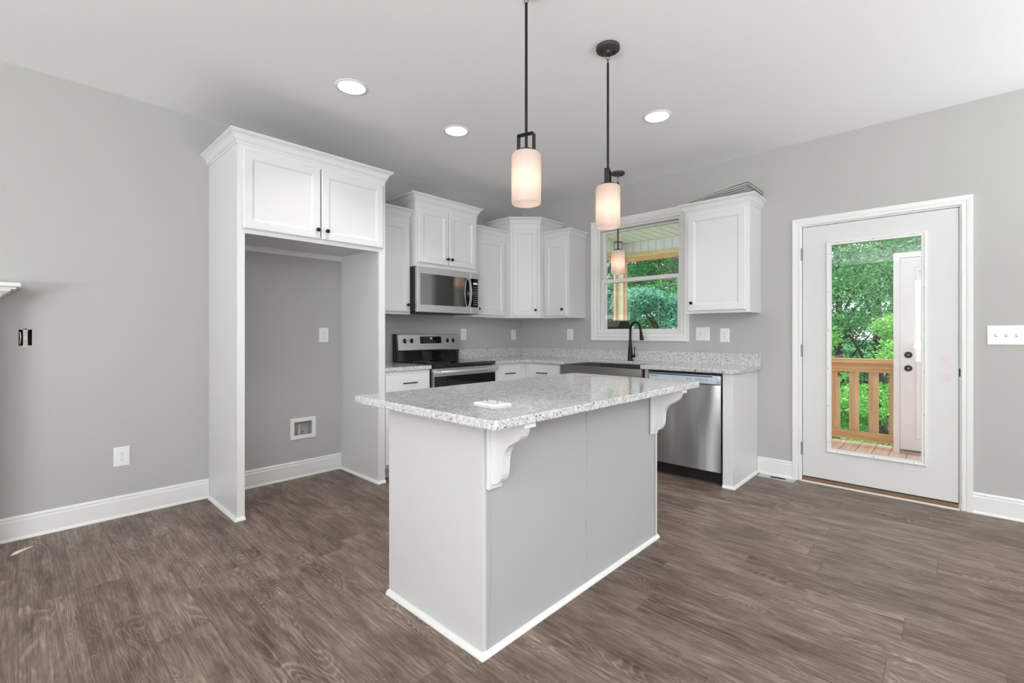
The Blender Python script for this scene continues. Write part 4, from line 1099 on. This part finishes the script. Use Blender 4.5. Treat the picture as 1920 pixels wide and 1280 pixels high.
def leaf_mesh(name, blobs, n, size, seed, m, droop=.5):
    """thousands of small folded leaves filling a cluster of blobs"""
    rg = np.random.default_rng(seed)
    bl = np.array(blobs, float); wgt = bl[:, 3]*bl[:, 4]*bl[:, 5]; wgt /= wgt.sum()
    which = rg.choice(len(bl), n, p=wgt)
    d = rg.normal(size=(n, 3)); d /= np.linalg.norm(d, axis=1)[:, None]
    rad = rg.uniform(.35, 1, n)**.45
    # sprays: gather leaves around twig points
    ntw = max(8, n//14); tw = rg.integers(0, ntw, n); 
    td = rg.normal(size=(ntw, 3)); td /= np.linalg.norm(td, axis=1)[:, None]; tr = rg.uniform(.4, 1, ntw)**.4
    twb = rg.choice(len(bl), ntw, p=wgt)
    cen = bl[twb][:, :3]+td*tr[:, None]*bl[twb][:, 3:6]
    loose = rg.random(n) < .25
    pos = np.where(loose[:, None], bl[which][:, :3]+d*rad[:, None]*bl[which][:, 3:6], cen[tw]+rg.normal(size=(n, 3))*size*np.array([2.0, 2.0, .7]))
    nor = rg.normal(size=(n, 3))*.55+np.array([-.35, -.1, .9]); nor /= np.linalg.norm(nor, axis=1)[:, None]
    ax = rg.normal(size=(n, 3)); ax -= (ax*nor).sum(1)[:, None]*nor; ax /= np.linalg.norm(ax, axis=1)[:, None]
    sd_ = np.cross(nor, ax); s = size*rg.uniform(.6, 1.35, n)[:, None]
    p0 = pos-ax*s*.55; p1 = pos+sd_*s*.36+nor*s*.07; p2 = pos+ax*s*.55-nor*s*.1; p3 = pos-sd_*s*.36+nor*s*.07
    co = np.stack([p0, p1, p2, p3], 1).reshape(-1, 3)
    me = bpy.data.meshes.new(name); me.vertices.add(4*n); me.vertices.foreach_set('co', co.ravel())
    me.loops.add(6*n); me.polygons.add(2*n)
    i0 = np.arange(n)*4; lo_ = np.stack([i0, i0+1, i0+2, i0, i0+2, i0+3], 1).ravel()
    me.loops.foreach_set('vertex_index', lo_); me.polygons.foreach_set('loop_start', np.arange(2*n)*3)
    me.update(calc_edges=True); me.materials.append(M[m]); return me
def tree_proto(kind, seed, n, size, m, hgt, spread, low):
    rg = random.Random(seed)
    t = thing(*kind[:3], (0, 0, 0), 0, kind[3])
    tb = B(); tb.tube([(0, 0, -.3), (.1, .05, hgt*.25), (-.05, .1, hgt*.5), (.1, -.1, hgt*.8)], [.16, .13, .09, .03], 8)
    blobs = []
    for i in range(16):
        a = rg.uniform(0, 6.28); f = rg.uniform(low, 1); rr = spread*rg.uniform(.35, 1)*(1.05-abs(f-.55)*.9)
        c = (rr*math.cos(a), rr*math.sin(a), hgt*f); s_ = spread*rg.uniform(.30, .5)
        blobs.append((*c, s_, s_, s_*.55))
        z0 = hgt*max(.15, f-.25); tb.tube([(0, 0, z0), (c[0]*.5, c[1]*.5, (z0+c[2])/2+.1), c], [.06, .035, .012], 6)
    tr = obj('trunk', tb, 'bark', t, local=True, smooth=True)
    me = leaf_mesh('foliage', blobs, n, size, seed, m)
    fo = bpy.data.objects.new('foliage', me); COL.objects.link(fo); fo.parent = t
    return t
GRP = 'woodland trees beyond the porch'
p1 = tree_proto(('tree', 'tall dark green woodland tree behind the porch', 'tree', GRP), 1, 50000, .078, 'leaf_dark', 9.5, 3.0, .12)
p2 = tree_proto(('tree', 'mid-green broadleaf woodland tree behind the porch', 'tree', GRP), 2, 56000, .068, 'leaf_mid', 9.0, 2.8, .12)
p3 = tree_proto(('shrub', 'bright yellow-green shrub below and beyond the glass door', 'shrub', 'shrubs beyond the deck railing'), 3, 42000, .055, 'leaf_light', 3.9, 1.35, .2)
p4 = tree_proto(('shrub', 'blue-green shrub in the lower half of the window view', 'shrub', 'shrubs beyond the window'), 5, 50000, .055, 'leaf_teal', 4.7, 1.35, .2)
def place(p, first, x, y, z, rz):
    if first: p.location = (x, y, z); p.rotation_euler = (0, 0, rz); return p
    return dup(p, (x, y, z), rz)
for i, (x, y, z, a) in enumerate([(16.5, 9.2, -1.9, .4), (16.0, 4.2, -1.9, 2.0), (15.5, -1.0, -1.9, 3.5), (17.5, -5.6, -1.9, 5.0), (21.5, 1.6, -1.5, 4.2), (21.5, -3.2, -1.5, 5.9), (22, 7.5, -1.5, 1.1)]): place(p1, i == 0, x, y, z, a)
for i, (x, y, z, a) in enumerate([(11.5, -2.6, -2.2, 0), (12.0, 6.4, -2.2, 2.4), (12.6, 2.0, -2.2, 4.1)]): place(p2, i == 0, x, y, z, a)
for i, (x, y, z, a) in enumerate([(7.0, -3.4, -2.5, 1.0), (7.6, -1.0, -2.2, 3.0)]): place(p3, i == 0, x, y, z, a)
for i, (x, y, z, a) in enumerate([(8.0, 1.9, -2.4, .5), (8.6, 4.4, -2.0, 2.2)]): place(p4, i == 0, x, y, z, a)
